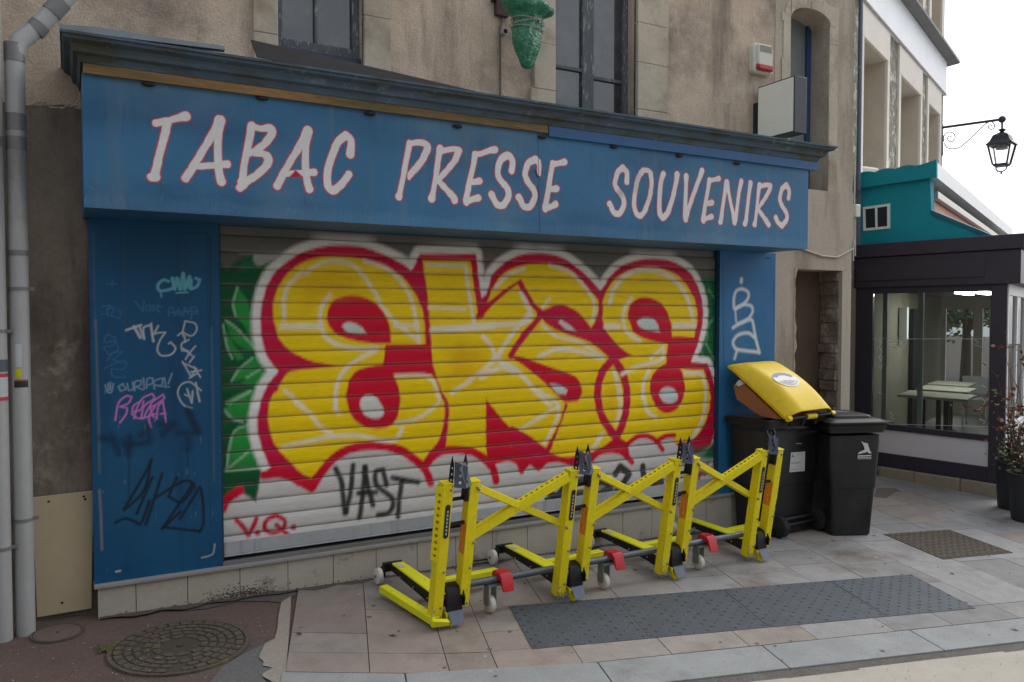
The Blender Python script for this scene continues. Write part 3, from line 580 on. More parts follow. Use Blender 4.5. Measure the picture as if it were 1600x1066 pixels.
# pink tag
for q in ([(165, 970), (185, 860), (235, 815), (270, 820), (250, 860), (195, 885), (240, 890), (235, 930), (195, 985)], [(325, 850), (280, 880), (275, 920), (330, 900), (345, 850)], [(285, 960), (300, 900), (340, 830), (400, 800), (415, 830), (350, 880), (330, 960)], [(345, 960), (380, 890), (420, 880), (380, 950), (395, 1015)], [(410, 950), (390, 870), (470, 805), (478, 830), (410, 880)], [(270, 930), (320, 960), (420, 930)], [(430, 960), (440, 880), (470, 850), (490, 985)], [(455, 930), (485, 925)]): st(R8, q, PK, 5)
# smeared dark tag and black tag
for q in ([(565, 655), (640, 670), (610, 640), (660, 740)], [(690, 680), (715, 750), (720, 650)], [(720, 690), (830, 680), (820, 600), (780, 640)], [(890, 580), (970, 575), (900, 640), (930, 600)], [(985, 630), (1090, 620), (1040, 510)], [(1045, 500), (1100, 620)], [(1045, 660), (1045, 720)]): st(R6, q, C(8, 40, 66), 16, .02, .8)
for q in ([(690, 105), (820, -120), (840, -170), (800, 0), (690, 110)], [(830, 60), (790, 175)], [(845, -70), (760, 130)], [(900, -90), (810, 190)], [(870, 40), (960, -20), (1040, -55), (1080, -20), (1010, 65), (935, 35), (980, -70)], [(1075, -40), (900, 215), (1000, 120)], [(1000, 160), (1110, -20), (1125, 50), (1130, 180), (1110, 228)], [(905, 205), (1110, 228)], [(640, 180), (700, 158), (780, 190)]): st(R7, q, BK, 8, .006, .92)
pilaster(.097, .805, -1.565, .562, cv, YP)
cv = Canvas(YP, 4.933, 5.608, -1.565, .562, .004, C(42, 106, 156))
cv.mottle(C(70, 122, 162), .3, .8, .5, .8, .5); RP = (1120, 400, 5.92)
for q, r in (([(228, 215), (226, 240)], 17), ([(160, 480), (158, 400), (180, 325), (235, 305), (290, 335), (290, 390), (245, 445), (170, 490)], 14), ([(170, 490), (180, 610)], 8), ([(170, 488), (250, 450), (320, 465), (330, 520), (290, 580), (200, 630), (150, 665)], 14), ([(200, 630), (300, 590), (330, 600), (360, 760), (395, 895)], 15), ([(345, 750), (290, 712), (200, 730), (152, 790), (165, 845), (200, 868), (390, 890)], 15), ([(185, 880), (165, 950)], 13)): st(RP, q, C(208, 214, 220), r, .012)
st(RP, [(55, 40), (62, 1000)], C(36, 60, 82), 4); st(RP, [(460, 20), (490, 22)], C(40, 44, 50), 8); st(RP, [(520, 60), (525, 120)], C(90, 100, 110), 3); st(RP, [(525, 260), (528, 700)], C(40, 80, 120), 4)
pilaster(4.933, 5.608, -1.565, .562, cv, YP)
# --- plinth: tiles, cap, threshold
p = MB(); p.box((.112, 5.172, -2.2), (5.60, YW, -1.60)); pl = p.build('plinth', M('grout', C(92, 86, 78), .9), shop, True, smooth=False)
xs_ = [.112]+[ony(v, 900, 5.16)[0] for v in (212, 293, 375, 450, 521, 588, 652)]
while xs_[-1] < 5.5: xs_.append(xs_[-1]+(xs_[7]-xs_[1])/6)
ti = MB()
for a, b in zip(xs_[:-1], xs_[1:]): ti.box((a+.002, 5.16, -2.15), (b-.002, 5.172, -1.585))
ti.build('plinth_tiles', m_tile, pl, bevel=.0015, smooth=False)
cp = MB(); cp.box((.095, 5.140, -1.583), (5.62, YW, -1.562)); cp.build('plinth_cap', M('cap_grey', C(150, 148, 146), .6, n=(8, .1)), pl, bevel=.003, smooth=False)
th = MB(); th.box((.807, 5.17, -1.561), (4.931, YW, -1.545)); th.box((.807, 5.165, -1.545), (4.931, 5.185, -1.535)); th.build('threshold', M('aluminium', C(150, 150, 150), .4, .7), pl, smooth=False)
gm = MB()                                      # moss and grit where wall and pavement meet
for k in range(620):
    cl_ = random.random(); x = random.gauss(.98, .08) if cl_ < .5 else random.gauss(.82, .07) if cl_ < .7 else random.uniform(.1, 4.9); s_ = random.uniform(.0012, .0045)
    gm.sph((x, 5.1592, gz(x, 5.15)+.003+abs(random.gauss(0, .028 if cl_ < .7 else .007))), s_, n=6, sc=(1.6, .35, 1))
o = gm.build('grime', M('grime_moss', C(84, 76, 64), .95, n=(90, .3)), pl, smooth=False); o['kind'] = 'stuff'
# --- roller shutter with the painted piece
YS = 5.24; SX0, SX1, SZ0, SZ1 = .79, 4.966, -1.505, .565
GREY = C(104, 104, 100)
cv = Canvas(YS, SX0, SX1, SZ0, SZ1, .004, GREY)
A4 = (320, 340, 3.553); A5 = (320, 600, 3.553); A6 = (700, 340, 3.553); A7 = (700, 560, 3.553)
YE, RE, WHT, GR1, GR2, BLK = C(250, 214, 4), C(206, 12, 66), C(226, 222, 216), C(6, 84, 46), C(34, 146, 60), C(36, 40, 42)
CR = C(212, 6, 48); LG = C(196, 196, 192)
def P(s, pts, colr, soft=.0085, grow=0, al=1.): cv.poly(T2(s, pts), colr, soft, grow, al)
def Sk(s, pts, colr, r, soft=.0085, al=1.): cv.stroke(T2(s, [(p[0], p[1], p[2] if len(p) > 2 else r) for p in pts]), colr, soft, al)
J = lambda *ps: [q for (s, pts) in ps for q in T2(s, pts)]
# lower white ground, green sides
cv.poly(J((A5, [(60, 640), (600, 560)]), (A7, [(0, 560), (900, 520), (1530, 560), (1530, 900)]), (A5, [(60, 1000)])), C(206, 204, 202), .03)
cv.poly(J((A4, [(40, 210), (120, 285), (190, 235), (330, 215), (460, 200), (480, 600)]), (A5, [(400, 400), (310, 520), (285, 662), (195, 590), (120, 640), (60, 690)])), GR1, .02)
cv.poly(J((A4, [(190, 200), (420, 200), (380, 240), (300, 270), (270, 250), (240, 205)])), C(176, 180, 176), .012); P(A4, [(185, 300), (200, 240), (250, 205), (268, 210), (262, 250), (290, 272), (350, 250), (420, 205), (400, 300)], C(14, 110, 58))
cv.poly(J((A6, [(1340, 320), (1520, 330), (1520, 1000), (1380, 1000)]), (A7, [(1520, 480), (1480, 560), (1350, 540), (1380, 100)])), C(14, 100, 62), .03)
for q in ([(180, 385), (155, 470), (165, 540), (215, 600), (260, 690), (240, 480)], [(115, 570), (140, 660), (200, 720), (290, 745), (240, 670)], [(100, 600), (120, 700), (180, 790), (215, 780), (150, 690)], [(145, 910), (180, 850), (260, 775), (320, 780), (290, 850), (200, 900)], [(200, 915), (290, 850), (400, 850), (330, 935), (250, 935)], [(120, 1030), (170, 985), (270, 950), (300, 960), (290, 1066), (130, 1060)]): P(A4, q, GR2)
for q in ([(105, 100), (180, 60), (280, 40), (270, 110), (150, 115)], [(105, 140), (150, 185), (205, 205), (270, 200), (275, 125), (140, 125)], [(130, 440), (140, 330), (165, 260), (240, 225), (285, 235), (280, 340), (220, 400)], [(110, 480), (170, 420), (270, 345), (330, 460), (200, 480)]): P(A5, q, GR2)
WL = C(160, 200, 164)
for q in ([(180, 385), (155, 480), (170, 550)], [(115, 570), (200, 640), (290, 745)], [(100, 600), (120, 710), (150, 780)], [(145, 910), (190, 840), (260, 780)], [(230, 890), (330, 825)], [(120, 1030), (250, 960)]): Sk(A4, q, WL, 4)
for q in ([(140, 105), (250, 42)], [(110, 145), (150, 190), (205, 207)], [(120, 470), (140, 320), (170, 255), (235, 228)], [(115, 475), (200, 410), (270, 345)], [(120, 478), (330, 462)]): Sk(A5, q, WL, 5)
for q in ([(1430, 700), (1440, 600), (1480, 550)], [(1400, 740), (1440, 820), (1480, 850)], [(1420, 690), (1480, 800)], [(1440, 400), (1470, 440)]): Sk(A6, q, C(80, 170, 100), 6)
# silhouettes: white halo, red, yellow
OUT = J((A4, [(410, 850), (350, 780), (320, 700), (308, 600), (312, 500), (335, 400), (375, 320), (430, 265), (500, 215), (580, 180), (680, 160), (780, 156), (880, 168), (960, 195), (1040, 230), (1100, 262), (1140, 292), (1155, 275), (1190, 203), (1495, 205), (1510, 330), (1528, 450), (1560, 420)]),
        (A6, [(240, 320), (300, 260), (380, 215), (470, 200), (560, 205), (640, 230), (700, 270), (750, 310), (800, 360), (840, 405), (860, 380), (900, 320), (960, 270), (1040, 240), (1130, 230), (1220, 240), (1290, 270), (1340, 310), (1375, 370), (1400, 440), (1410, 520), (1405, 600), (1385, 680), (1340, 805), (1430, 812), (1450, 860), (1475, 960), (1485, 1040)]),
        (A7, [(1482, 280), (1460, 400), (1400, 510), (1300, 560), (300, 640), (0, 520)]), (A5, [(1215, 440), (1000, 400), (800, 420), (640, 520), (590, 590), (540, 545), (480, 510), (400, 500), (350, 440), (310, 340), (290, 250), (295, 150), (330, 30)]), (A4, [(330, 960), (360, 910)]))
cv.poly(OUT, C(236, 232, 228), .014, grow=.058); cv.poly(OUT, RE, .0085)
# E one
P(A4, [(378, 540), (380, 470), (402, 395), (450, 320), (520, 262), (600, 228), (700, 216), (800, 220), (880, 233), (950, 258), (1030, 292), (1085, 322), (1135, 380), (1172, 440), (1202, 510), (1216, 590), (1220, 704), (1003, 706), (985, 822), (850, 832), (690, 818), (600, 800), (520, 770), (460, 730), (410, 670), (388, 600)], YE)
cv.poly(J((A4, [(480, 850), (690, 830), (985, 820), (1040, 868), (1250, 870), (1285, 920), (1310, 1000)]), (A5, [(1325, 100), (1326, 180), (1312, 260), (1290, 320), (1240, 380), (1200, 440), (1000, 380), (800, 400), (680, 430), (620, 490), (590, 525), (530, 490), (480, 440), (420, 380), (380, 320), (360, 260), (350, 190), (356, 110), (375, 60)]), (A4, [(400, 960), (430, 900)])), YE, .0085)
P(A4, [(1003, 706), (1250, 704), (1264, 830), (1290, 885), (1250, 868), (1040, 870), (960, 840), (985, 820)], CR)
P(A4, [(350, 780), (480, 752), (580, 795), (690, 818), (600, 836), (480, 848), (420, 870)], RE)
P(A4, [(1030, 695), (1026, 620), (1005, 555), (970, 500), (930, 468), (880, 445), (820, 433), (760, 440), (718, 457), (690, 490), (676, 535), (680, 585), (700, 622), (740, 652), (800, 676), (880, 692), (960, 700)], CR)
cv.poly(J((A4, [(782, 970), (800, 900), (840, 850), (900, 830), (985, 820), (1040, 868), (1064, 920), (1082, 990)]), (A5, [(1080, 110), (1062, 190), (1020, 235), (950, 247), (880, 235), (820, 190), (790, 120), (780, 60)])), CR, .0085)
P(A4, [(755, 602), (790, 582), (830, 590), (870, 615), (897, 646), (840, 645), (785, 632)], C(216, 220, 214)); P(A5, [(858, 110), (875, 70), (910, 58), (950, 75), (985, 130), (988, 165), (965, 188), (920, 188), (880, 165)], C(220, 222, 216))
# K
cv.poly(J((A4, [(1205, 240), (1470, 240), (1485, 330), (1505, 470), (1518, 560)]), (A6, [(385, 345), (500, 545), (345, 765), (480, 870), (600, 985), (660, 1040)]), (A7, [(655, 270), (540, 515), (350, 395), (345, 500), (400, 640), (200, 600), (0, 500)]), (A5, [(1330, 365), (1345, 250), (1350, 110)]), (A4, [(1310, 960), (1265, 820), (1250, 650), (1235, 450)])), YE, .0085)
P(A7, [(205, 222), (290, 330), (352, 392), (375, 402), (348, 490), (400, 560), (300, 600), (212, 548)], CR)
for q in ([(1488, 220), (1500, 330), (1515, 450), (1530, 545)],): Sk(A4, q, RE, 17)
Sk(A6, [(165, 548), (225, 480), (300, 415), (385, 345)], CR, 17); Sk(A6, [(385, 345), (440, 440), (505, 545), (420, 650), (345, 765)], RE, 19)
Sk(A7, [(660, 250), (620, 380), (540, 520), (440, 445), (350, 392)], RE, 17)
# S
P(A6, [(215, 470), (245, 390), (290, 325), (350, 285), (420, 264), (510, 256), (600, 262), (680, 300), (750, 370), (805, 430), (832, 480), (820, 560), (797, 625), (740, 560), (640, 490), (540, 510), (480, 480), (400, 340), (300, 405), (240, 455)], YE)
cv.poly(J((A6, [(520, 560), (640, 640), (800, 700), (900, 780), (1000, 800)]), (A7, [(1000, 100), (985, 280), (930, 430), (840, 500), (700, 540), (620, 545), (560, 520), (660, 260)]), (A6, [(660, 1040), (500, 870), (360, 765), (430, 670)])), YE, .0085)
cv.poly(J((A6, [(850, 480), (868, 425), (905, 360), (965, 310), (1050, 282), (1150, 276), (1230, 300), (1290, 340), (1335, 400), (1366, 465), (1378, 540), (1374, 600), (1358, 668), (1240, 664), (1215, 705), (1205, 818), (1270, 838), (1415, 842), (1440, 900), (1455, 990)]), (A7, [(1452, 250), (1420, 360), (1350, 450), (1250, 470), (1000, 470), (930, 430), (985, 280), (985, 150), (950, 60), (910, 20)]), (A6, [(1010, 765), (930, 700), (870, 620), (850, 540)])), YE, .0085)
P(A6, [(525, 548), (540, 510), (590, 488), (650, 490), (710, 520), (750, 560), (785, 620), (820, 560), (835, 480), (858, 480), (852, 600), (880, 680), (940, 735), (1022, 765), (930, 782), (880, 765), (800, 700), (720, 655), (640, 635), (570, 610), (530, 580)], RE)
P(A6, [(605, 582), (622, 568), (670, 600), (712, 634), (650, 620)], C(214, 216, 212))
cv.poly(J((A6, [(330, 765), (400, 772), (480, 800), (560, 830), (650, 860), (700, 880), (730, 920), (738, 970), (718, 1015)]), (A7, [(690, 240), (640, 238), (600, 190), (540, 135), (460, 75)]), (A6, [(400, 810)])), CR, .0085)
P(A6, [(560, 920), (620, 930), (657, 958), (648, 980), (600, 972)], C(212, 214, 210))
cv.stroke(J((A6, [(912, 785), (850, 860), (826, 950)]), (A7, [(824, 200), (845, 310), (890, 390), (930, 440), (965, 360), (985, 270), (985, 170)]), (A6, [(962, 860), (912, 785)])), RE, .0085, r=.036)
# E two
P(A6, [(1238, 690), (1234, 600), (1218, 540), (1190, 490), (1150, 460), (1090, 443), (1040, 455), (1005, 490), (993, 540), (1005, 590), (1030, 640), (1080, 670), (1150, 690), (1215, 700)], CR)
P(A6, [(1218, 695), (1240, 664), (1362, 666), (1390, 680), (1340, 805), (1432, 813), (1400, 842), (1280, 838), (1208, 812)], CR)
cv.poly(J((A6, [(1115, 930), (1130, 870), (1170, 832), (1210, 812), (1280, 836), (1302, 890), (1312, 960)]), (A7, [(1308, 190), (1285, 255), (1250, 290), (1200, 302), (1160, 280), (1130, 230), (1114, 170)])), CR, .0085)
P(A6, [(1040, 580), (1080, 555), (1130, 560), (1155, 590), (1172, 636), (1100, 625), (1055, 605)], C(208, 216, 216)); P(A7, [(1168, 200), (1180, 168), (1215, 158), (1250, 170), (1270, 205), (1258, 240), (1220, 252), (1185, 238)], C(206, 214, 214))
cv.stroke(J((A6, [(1425, 830), (1452, 910), (1468, 1000)]), (A7, [(1465, 250), (1448, 350), (1400, 440), (1330, 500)])), RE, .0085, r=.032)
# lower red wedges, clouds
P(A7, [(930, 430), (1010, 480), (1000, 560), (780, 560), (840, 505)], CR); P(A7, [(1480, 330), (1400, 420), (1300, 480), (1330, 520), (1450, 480)], RE)
P(A7, [(340, 500), (420, 540), (520, 575), (640, 560), (700, 620), (200, 640), (210, 545)], CR)
WB = C(208, 206, 204)
cv.poly(J((A5, [(305, 520), (400, 505), (480, 515), (590, 590), (650, 490), (720, 412), (800, 368), (900, 350), (1000, 352), (1090, 375), (1150, 415), (1210, 458), (1260, 405), (1320, 375), (1400, 370), (1480, 380)]), (A7, [(130, 520), (190, 552), (230, 590), (330, 560), (380, 580), (405, 640), (420, 600), (450, 582), (500, 612), (540, 570), (600, 560), (700, 600), (790, 562), (830, 525), (900, 512), (960, 525), (1005, 570), (1000, 480), (1040, 440), (1100, 432), (1150, 462), (1180, 450), (1230, 428), (1300, 520), (1400, 540), (1500, 560), (1500, 1000)]), (A5, [(90, 1000), (90, 690), (120, 640), (190, 590), (285, 662)])), WB, .007)
P(A7, [(1330, 500), (1500, 470), (1510, 560), (1400, 560)], C(30, 110, 80), .03, 0, .8)
P(A7, [(930, 440), (985, 475), (960, 515), (900, 505), (850, 510)], CR)
for pts, r in ((J((A5, [(330, 505), (400, 497), (480, 512), (545, 548), (590, 575), (650, 482), (720, 405), (800, 362), (900, 344), (1000, 346), (1090, 370), (1150, 410), (1215, 462), (1262, 402), (1322, 370), (1400, 364), (1480, 374)]), (A7, [(130, 515), (190, 550), (230, 592)])), .030), (J((A5, [(1212, 460), (1235, 505), (1250, 548)])), .028), (J((A7, [(225, 570), (250, 620), (262, 680)])), .03),
        (J((A7, [(230, 575), (330, 552), (385, 575), (405, 625), (425, 592), (455, 575), (500, 608), (540, 568), (600, 558), (660, 570)])), .024), (J((A7, [(785, 565), (830, 522), (900, 508), (960, 520), (1015, 575)])), .025), (J((A7, [(985, 480), (1040, 437), (1100, 430), (1150, 458), (1185, 505)])), .022), (J((A7, [(1150, 460), (1200, 432), (1250, 426)])), .022), (J((A5, [(95, 690), (125, 635), (190, 590)])), .03), (J((A5, [(330, 505), (400, 470), (520, 545)])), .02)):
    cv.stroke(pts, CR, .0085, r=r)
P(A5, [(540, 540), (600, 530), (640, 520), (592, 592)], CR)
# white highlights
HL = C(244, 234, 214)
for s, q, r in ((A4, [(560, 310), (640, 255), (760, 245), (850, 290), (930, 400), (1000, 520), (1080, 600), (1180, 680)], 11), (A4, [(880, 240), (1000, 280), (1090, 360), (1140, 450), (1170, 570), (1185, 690)], 11), (A4, [(440, 560), (435, 460), (460, 380), (540, 300)], 11), (A4, [(425, 605), (630, 605)], 16), (A4, [(690, 430), (645, 500), (640, 570), (660, 650), (720, 700), (820, 725), (960, 725)], 12), (A4, [(940, 740), (840, 790), (770, 850), (730, 930), (720, 1060)], 11), (A5, [(725, 60), (725, 130), (740, 165)], 9), (A4, [(440, 960), (500, 1010), (550, 1060)], 10), (A5, [(500, 100), (580, 160), (640, 240), (700, 270)], 10), (A5, [(430, 350), (560, 320), (700, 290), (850, 285), (960, 310), (1050, 310), (1090, 250)], 12), (A5, [(1060, 220), (1180, 190), (1290, 110)], 10), (A4, [(1050, 600), (1180, 600)], 12), (A4, [(1230, 265), (1445, 270), (1460, 400), (1490, 580)], 11), (A4, [(1240, 500), (1440, 510)], 8), (A4, [(1060, 880), (1240, 885), (1300, 1010)], 10), (A4, [(1260, 625), (1600, 600)], 17), (A6, [(0, 625), (200, 600), (400, 590), (455, 545), (400, 420)], 14), (A6, [(440, 540), (350, 650), (270, 770)], 13), (A6, [(190, 660), (240, 720), (250, 790), (120, 900), (20, 970)], 12), (A6, [(250, 780), (380, 850), (470, 950), (560, 1040)], 13), (A7, [(500, 180), (610, 270), (560, 420), (530, 470)], 10), (A7, [(610, 265), (400, 390)], 10), (A6, [(180, 880), (300, 830), (360, 860)], 16), (A6, [(260, 390), (330, 320), (420, 285)], 10), (A6, [(560, 265), (680, 310), (780, 420), (810, 500), (790, 580)], 10), (A6, [(520, 600), (600, 660), (720, 690), (850, 770)], 9), (A6, [(500, 770), (600, 730), (720, 740), (850, 780)], 13), (A6, [(520, 500), (560, 450)], 8), (A6, [(890, 480), (920, 390), (1000, 310), (1120, 290), (1230, 330), (1310, 420), (1355, 560)], 14), (A6, [(1010, 450), (970, 520), (980, 620), (1060, 690)], 12), (A6, [(1250, 600), (1360, 600)], 16), (A6, [(870, 605), (940, 605)], 16), (A6, [(960, 870), (1040, 830), (1180, 790), (1190, 720), (1120, 780)], 11), (A6, [(1110, 850), (1080, 920), (1075, 1000)], 11), (A7, [(1078, 180), (1100, 290), (1150, 330)], 11), (A6, [(1310, 865), (1400, 870), (1425, 960)], 11), (A7, [(1425, 200), (1410, 330), (1350, 440)], 12), (A6, [(920, 860), (945, 960)], 13), (A7, [(945, 180), (950, 280), (930, 350)], 13), (A7, [(850, 420), (800, 500)], 14)):
    Sk(s, q, HL, r, .011, .9)
for s, q in ((A4, [(520, 330), (800, 330), (860, 420), (700, 440), (560, 520)]), (A4, [(1400, 700), (1560, 720), (1500, 900), (1400, 850)]), (A6, [(0, 740), (90, 700), (100, 880), (0, 900)]), (A7, [(880, 160), (930, 160), (920, 300), (870, 280)])): P(s, q, C(232, 172, 8), .06, 0, .5)
# black and red tags
for q in ([(722, 468), (755, 540), (770, 680), (775, 715)], [(820, 450), (805, 600), (780, 710)], [(885, 460), (875, 600), (855, 740)], [(885, 460), (900, 560), (930, 670)], [(850, 605), (945, 600)], [(1005, 560), (985, 475), (945, 490), (950, 560), (1040, 640), (1020, 710), (960, 725)], [(1040, 518), (1180, 545)], [(1090, 540), (1075, 640), (1070, 735)]): Sk(A5, q, BLK, 15, .010, .95)
for q in ([(560, 745), (600, 770), (640, 700), (620, 660)], [(700, 690), (760, 680), (790, 730), (730, 790)], [(900, 770), (960, 700), (1000, 640), (950, 600), (925, 640)], [(800, 690), (870, 690), (900, 720), (810, 760)], [(545, 785), (800, 740)], [(1075, 600), (1085, 690)], [(1130, 650), (1140, 740)], [(1060, 690), (1180, 685)]): Sk(A7, q, BLK, 20, .008, .95)
for q in ([(1370, 620), (1400, 600), (1390, 660), (1440, 580), (1420, 650), (1470, 590)], [(1360, 640), (1450, 625)], [(1395, 640), (1380, 690)]): Sk(A7, q, C(170, 30, 60), 6, .01, .8)
VQ = C(200, 16, 52)
for q, r in (([(175, 755), (210, 790), (240, 838), (270, 780), (285, 745)], 13), ([(290, 825), (291, 826)], 16), ([(390, 730), (340, 755), (330, 800), (370, 825), (430, 805), (440, 755), (395, 730)], 12), ([(395, 780), (440, 820), (475, 850)], 12), ([(490, 793), (492, 795)], 15)): Sk(A5, q, VQ, r, .008)
P(A5, [(118, 905), (165, 895), (168, 925), (120, 935)], C(220, 220, 220), .004)
# slat profile and grime on the unpainted lips
PIT_S = .1055; Z0S = .505
zs, ys = [], []; k = -1
prf = [(0.0, -.002), (.03, -.009), (.09, -.0115), (.2, -.014), (.35, -.0155), (.5, -.016), (.65, -.0155), (.8, -.0135), (.9, -.011), (.962, -.009), (.976, .0005), (.992, .0005)]
nsl = 19
for s_ in range(nsl, -2, -1):                   # from the lowest slat up
    zl = Z0S-(s_)*PIT_S
    if zl > .46: break
    for t_, o_ in prf:
        z = zl+t_*PIT_S; zs.append(z); ys.append(YS+o_)
zs.append(.56); ys.append(YS)
zs, ys = np.array(zs), np.array(ys)
zz_ = cv.z0+np.arange(cv.nz)*cv.h; ph = ((zz_-Z0S)/PIT_S) % 1.0
lip = np.where((ph < .16), .55, np.where(ph > .93, .6, 0.0))
nz_ = np.interp(np.arange(cv.nx), np.arange(0, cv.nx+20, 20), rng.random(cv.nx//20+2))
al = (lip[:, None]*(.35+.65*nz_[None, :]))[..., None]*.8
cv.c = cv.c*(1-al)+np.array(C(140, 130, 128))*al
bb = rng.random(len(zz_)); cv.c *= (1+.05*(np.floor(ph*7)[:, None]*.37 % 1-.5))[..., None]
sh = painted_sheet('roller_shutter', cv, lin(SX0, SX1, .0045), zs, ys, m_alu, shop)
b = MB(); b.box((SX0+.02, YS-.018, -1.512), (SX1-.005, YS+.02, -1.428)); b.box((SX0+.02, YS-.026, -1.522), (SX1-.005, YS+.02, -1.512))
b.build('bottom_bar', M('bar_grey', C(172, 175, 180), .45, .0, n=(2, .16), n2=(30, .08), streak=(9, .55, .75, C(120, 116, 112))), sh, bevel=.004)
b = MB(); b.box((.80, YS-.006, -1.545), (4.94, YS+.05, -1.51)); b.build('gap', m_dkgap, shop, True, smooth=False)
for (x0, x1) in ((.802, .818), (4.920, 4.934)): b = MB(); b.box((x0, YS-.045, -1.54), (x1, YS+.01, .56)); b.build('guide_rail', M('rail_blue', C(26, 58, 84), .6), shop, True, smooth=False)

# ================================================================== ON THE OLD WALL
# --- zinc downpipes at the left
m_pvc = M('pipe_grey', C(176, 178, 178), .5, .15, n=(3, .10), n2=(30, .06), col2=(2, .58, .74, C(136, 134, 130)), stretch=(1, 1, .5))
m_pvcd = M('collar_grey', C(128, 130, 130), .5, .3, n=(10, .1))
def pipe(path, r, label, collars, name='drainpipe', mat=None, clamps=()):
    p0 = path[0]; t = thing(name, label, 'drainpipe', tuple(p0)); b = MB(); b.tube(path, r, 20); b.build('pipe', mat or m_pvc, t, True)
    for z, h in collars:
        c = MB(); c.tube([(p0[0], p0[1], z), (p0[0], p0[1], z+h)], r*1.045, 20); c.build('collar', m_pvcd, t, True)
    for z in clamps:
        c = MB(); c.tube([(p0[0], p0[1], z), (p0[0], p0[1], z+.018)], r*1.09, 20); c.box((p0[0]+r, p0[1]-.01, z), (p0[0]+r+.025, p0[1]+.005, z+.018)); c.box((p0[0]-.006, p0[1], z), (p0[0]+.006, YW, z+.018)); c.build('clamp', m_pvcd, t, True, smooth=False)
    return t
x1, y1 = -.243, 5.10; zz1 = lambda py: ony(25, py, y1)[2]
top = [ony(*p, 5.12) for p in ((60, 42), (88, 12), (110, -12))]
arc = [(x1, y1, gz(x1, y1)-.02), (x1, y1, zz1(92)), (x1+.006, y1, zz1(78)), (x1+.03, y1+.005, zz1(62)), tuple(top[0]), tuple(top[1]), tuple(top[2])]
t = pipe(arc, .048, 'pale grey drainpipe with stickers, nearest to the blue shop front', [(zz1(98), .10), (zz1(205), .09), (zz1(235), .07), (zz1(400), .03)], clamps=(zz1(454), zz1(815)))
e = MB(); d1 = Vector(top[1])-Vector(top[0]); e.tube([Vector(top[0])-d1*.25, Vector(top[0])+d1*.12], .053, 20); e.tube([Vector(top[1])-d1*.3, Vector(top[1])+d1*.3], .053, 20); e.build('collar', m_pvcd, t, True)
def sticker(px0, py0, px1, py1, mat, nm):
    xa = ony(px0, (py0+py1)/2, y1-.045); xb = ony(px1, (py0+py1)/2, y1-.045); za, zb = ony(px0, py0, y1-.045)[2], ony(px0, py1, y1-.045)[2]; b = MB(); ra = .0492
    an = lambda x: math.acos(max(-1, min(1, (x-x1)/ra))); a0, a1 = an(xa[0]), an(xb[0]); n = 8
    vs = [(x1+ra*math.cos(a0+(a1-a0)*i/n), y1-ra*math.sin(a0+(a1-a0)*i/n), z) for z in (zb, za) for i in range(n+1)]
    b.add(vs, [(i, i+1, n+2+i, n+1+i) for i in range(n)]); b.build(nm, mat, t, True)
sticker(24, 538, 34, 574, M('sticker_white', C(196, 202, 206), .4), 'white_sticker'); sticker(26, 544, 32, 551, M('sticker_ink', C(110, 130, 150), .5), 'sticker_print') if False else None
sticker(24, 576, 34, 590, M('sticker_yellow', C(206, 204, 20), .4), 'yellow_sticker'); sticker(22, 596, 44, 606, M('sticker_black', C(46, 40, 34), .5), 'torn_sticker'); sticker(23, 593.5, 43, 595.5, M('sticker_red', C(170, 70, 50), .5), 'torn_sticker')
x2, y2 = -.345, 5.06
t2 = pipe([(x2, y2, gz(x2, y2)-.02), (x2, y2, 2.02), (x2+.004, y2, 2.10), (x2+.04, y2, 2.2), (x2+.16, y2, 2.38)], .046, 'grey drainpipe at the left edge of the photo with a red bordered sticker', [(1.72, .06), (.9, .05)], clamps=(ony(10, 520, 5.06)[2], ony(10, 858, 5.06)[2]))
b = MB(); q = ony(4, 600, y2-.045); 
for z0, z1, mm in ((-.455, -.435, 'sticker_red2'), (-.33, -.31, 'sticker_red2'), (-.435, -.33, 'sticker_white'), (-.30, -.235, 'sticker_slate')):
    n = 8; vs = [(x2+.0472*math.cos(a), y2-.0472*math.sin(a), z) for z in (z0, z1) for a in np.linspace(R_(118), R_(12), n+1)]
    b2 = MB(); b2.add(vs, [(i, i+1, n+2+i, n+1+i) for i in range(n)]); b2.build('sticker', M(mm, {'sticker_red2': C(196, 60, 80), 'sticker_white': C(196, 202, 206), 'sticker_slate': C(84, 96, 110)}[mm], .5), t2, True)
lt = MB()
for (a, c) in (((-.352, -.342), (-.352, -.388)), ((-.352, -.365), (-.338, -.342)), ((-.352, -.365), (-.338, -.388)), ((-.352, -.398), (-.352, -.428)), ((-.352, -.398), (-.341, -.401)), ((-.341, -.401), (-.341, -.41)), ((-.341, -.41), (-.352, -.413)), ((-.366, -.398), (-.366, -.428))):
    f3 = lambda p: Vector((p[0], y2-math.sqrt(.0478**2-(p[0]-x2)**2), p[1])); lt.bar(f3(a), f3(c), .006, .002, (0, -1, 0))
lt.build('sticker_lettering', M('sticker_black', C(46, 40, 34), .5), t2, True, smooth=False)
bd = thing('cover_board', 'cream painted board screwed to the wall beside the drainpipe, low down', 'board', (-.05, 5.28, -1.73))
b = MB(); b.prism([ony(*p, 5.255) for p in ((50, 778), (146, 767), (143, 951), (58, 965))], (0, .018, 0)); b.build('panel', M('cream_board', C(186, 170, 140), .6, n=(2, .08), n2=(14, .05), col2=(5, .66, .76, C(130, 116, 92))), bd, True, bevel=.002, smooth=False)
for p in ((76, 784), (131, 776), (97, 942), (133, 780)):
    q = ony(*p, 5.254); b = MB(); b.sph(q, .007, sc=(1, .4, 1), n=8); b.build('screw', m_dkgap, bd, True)
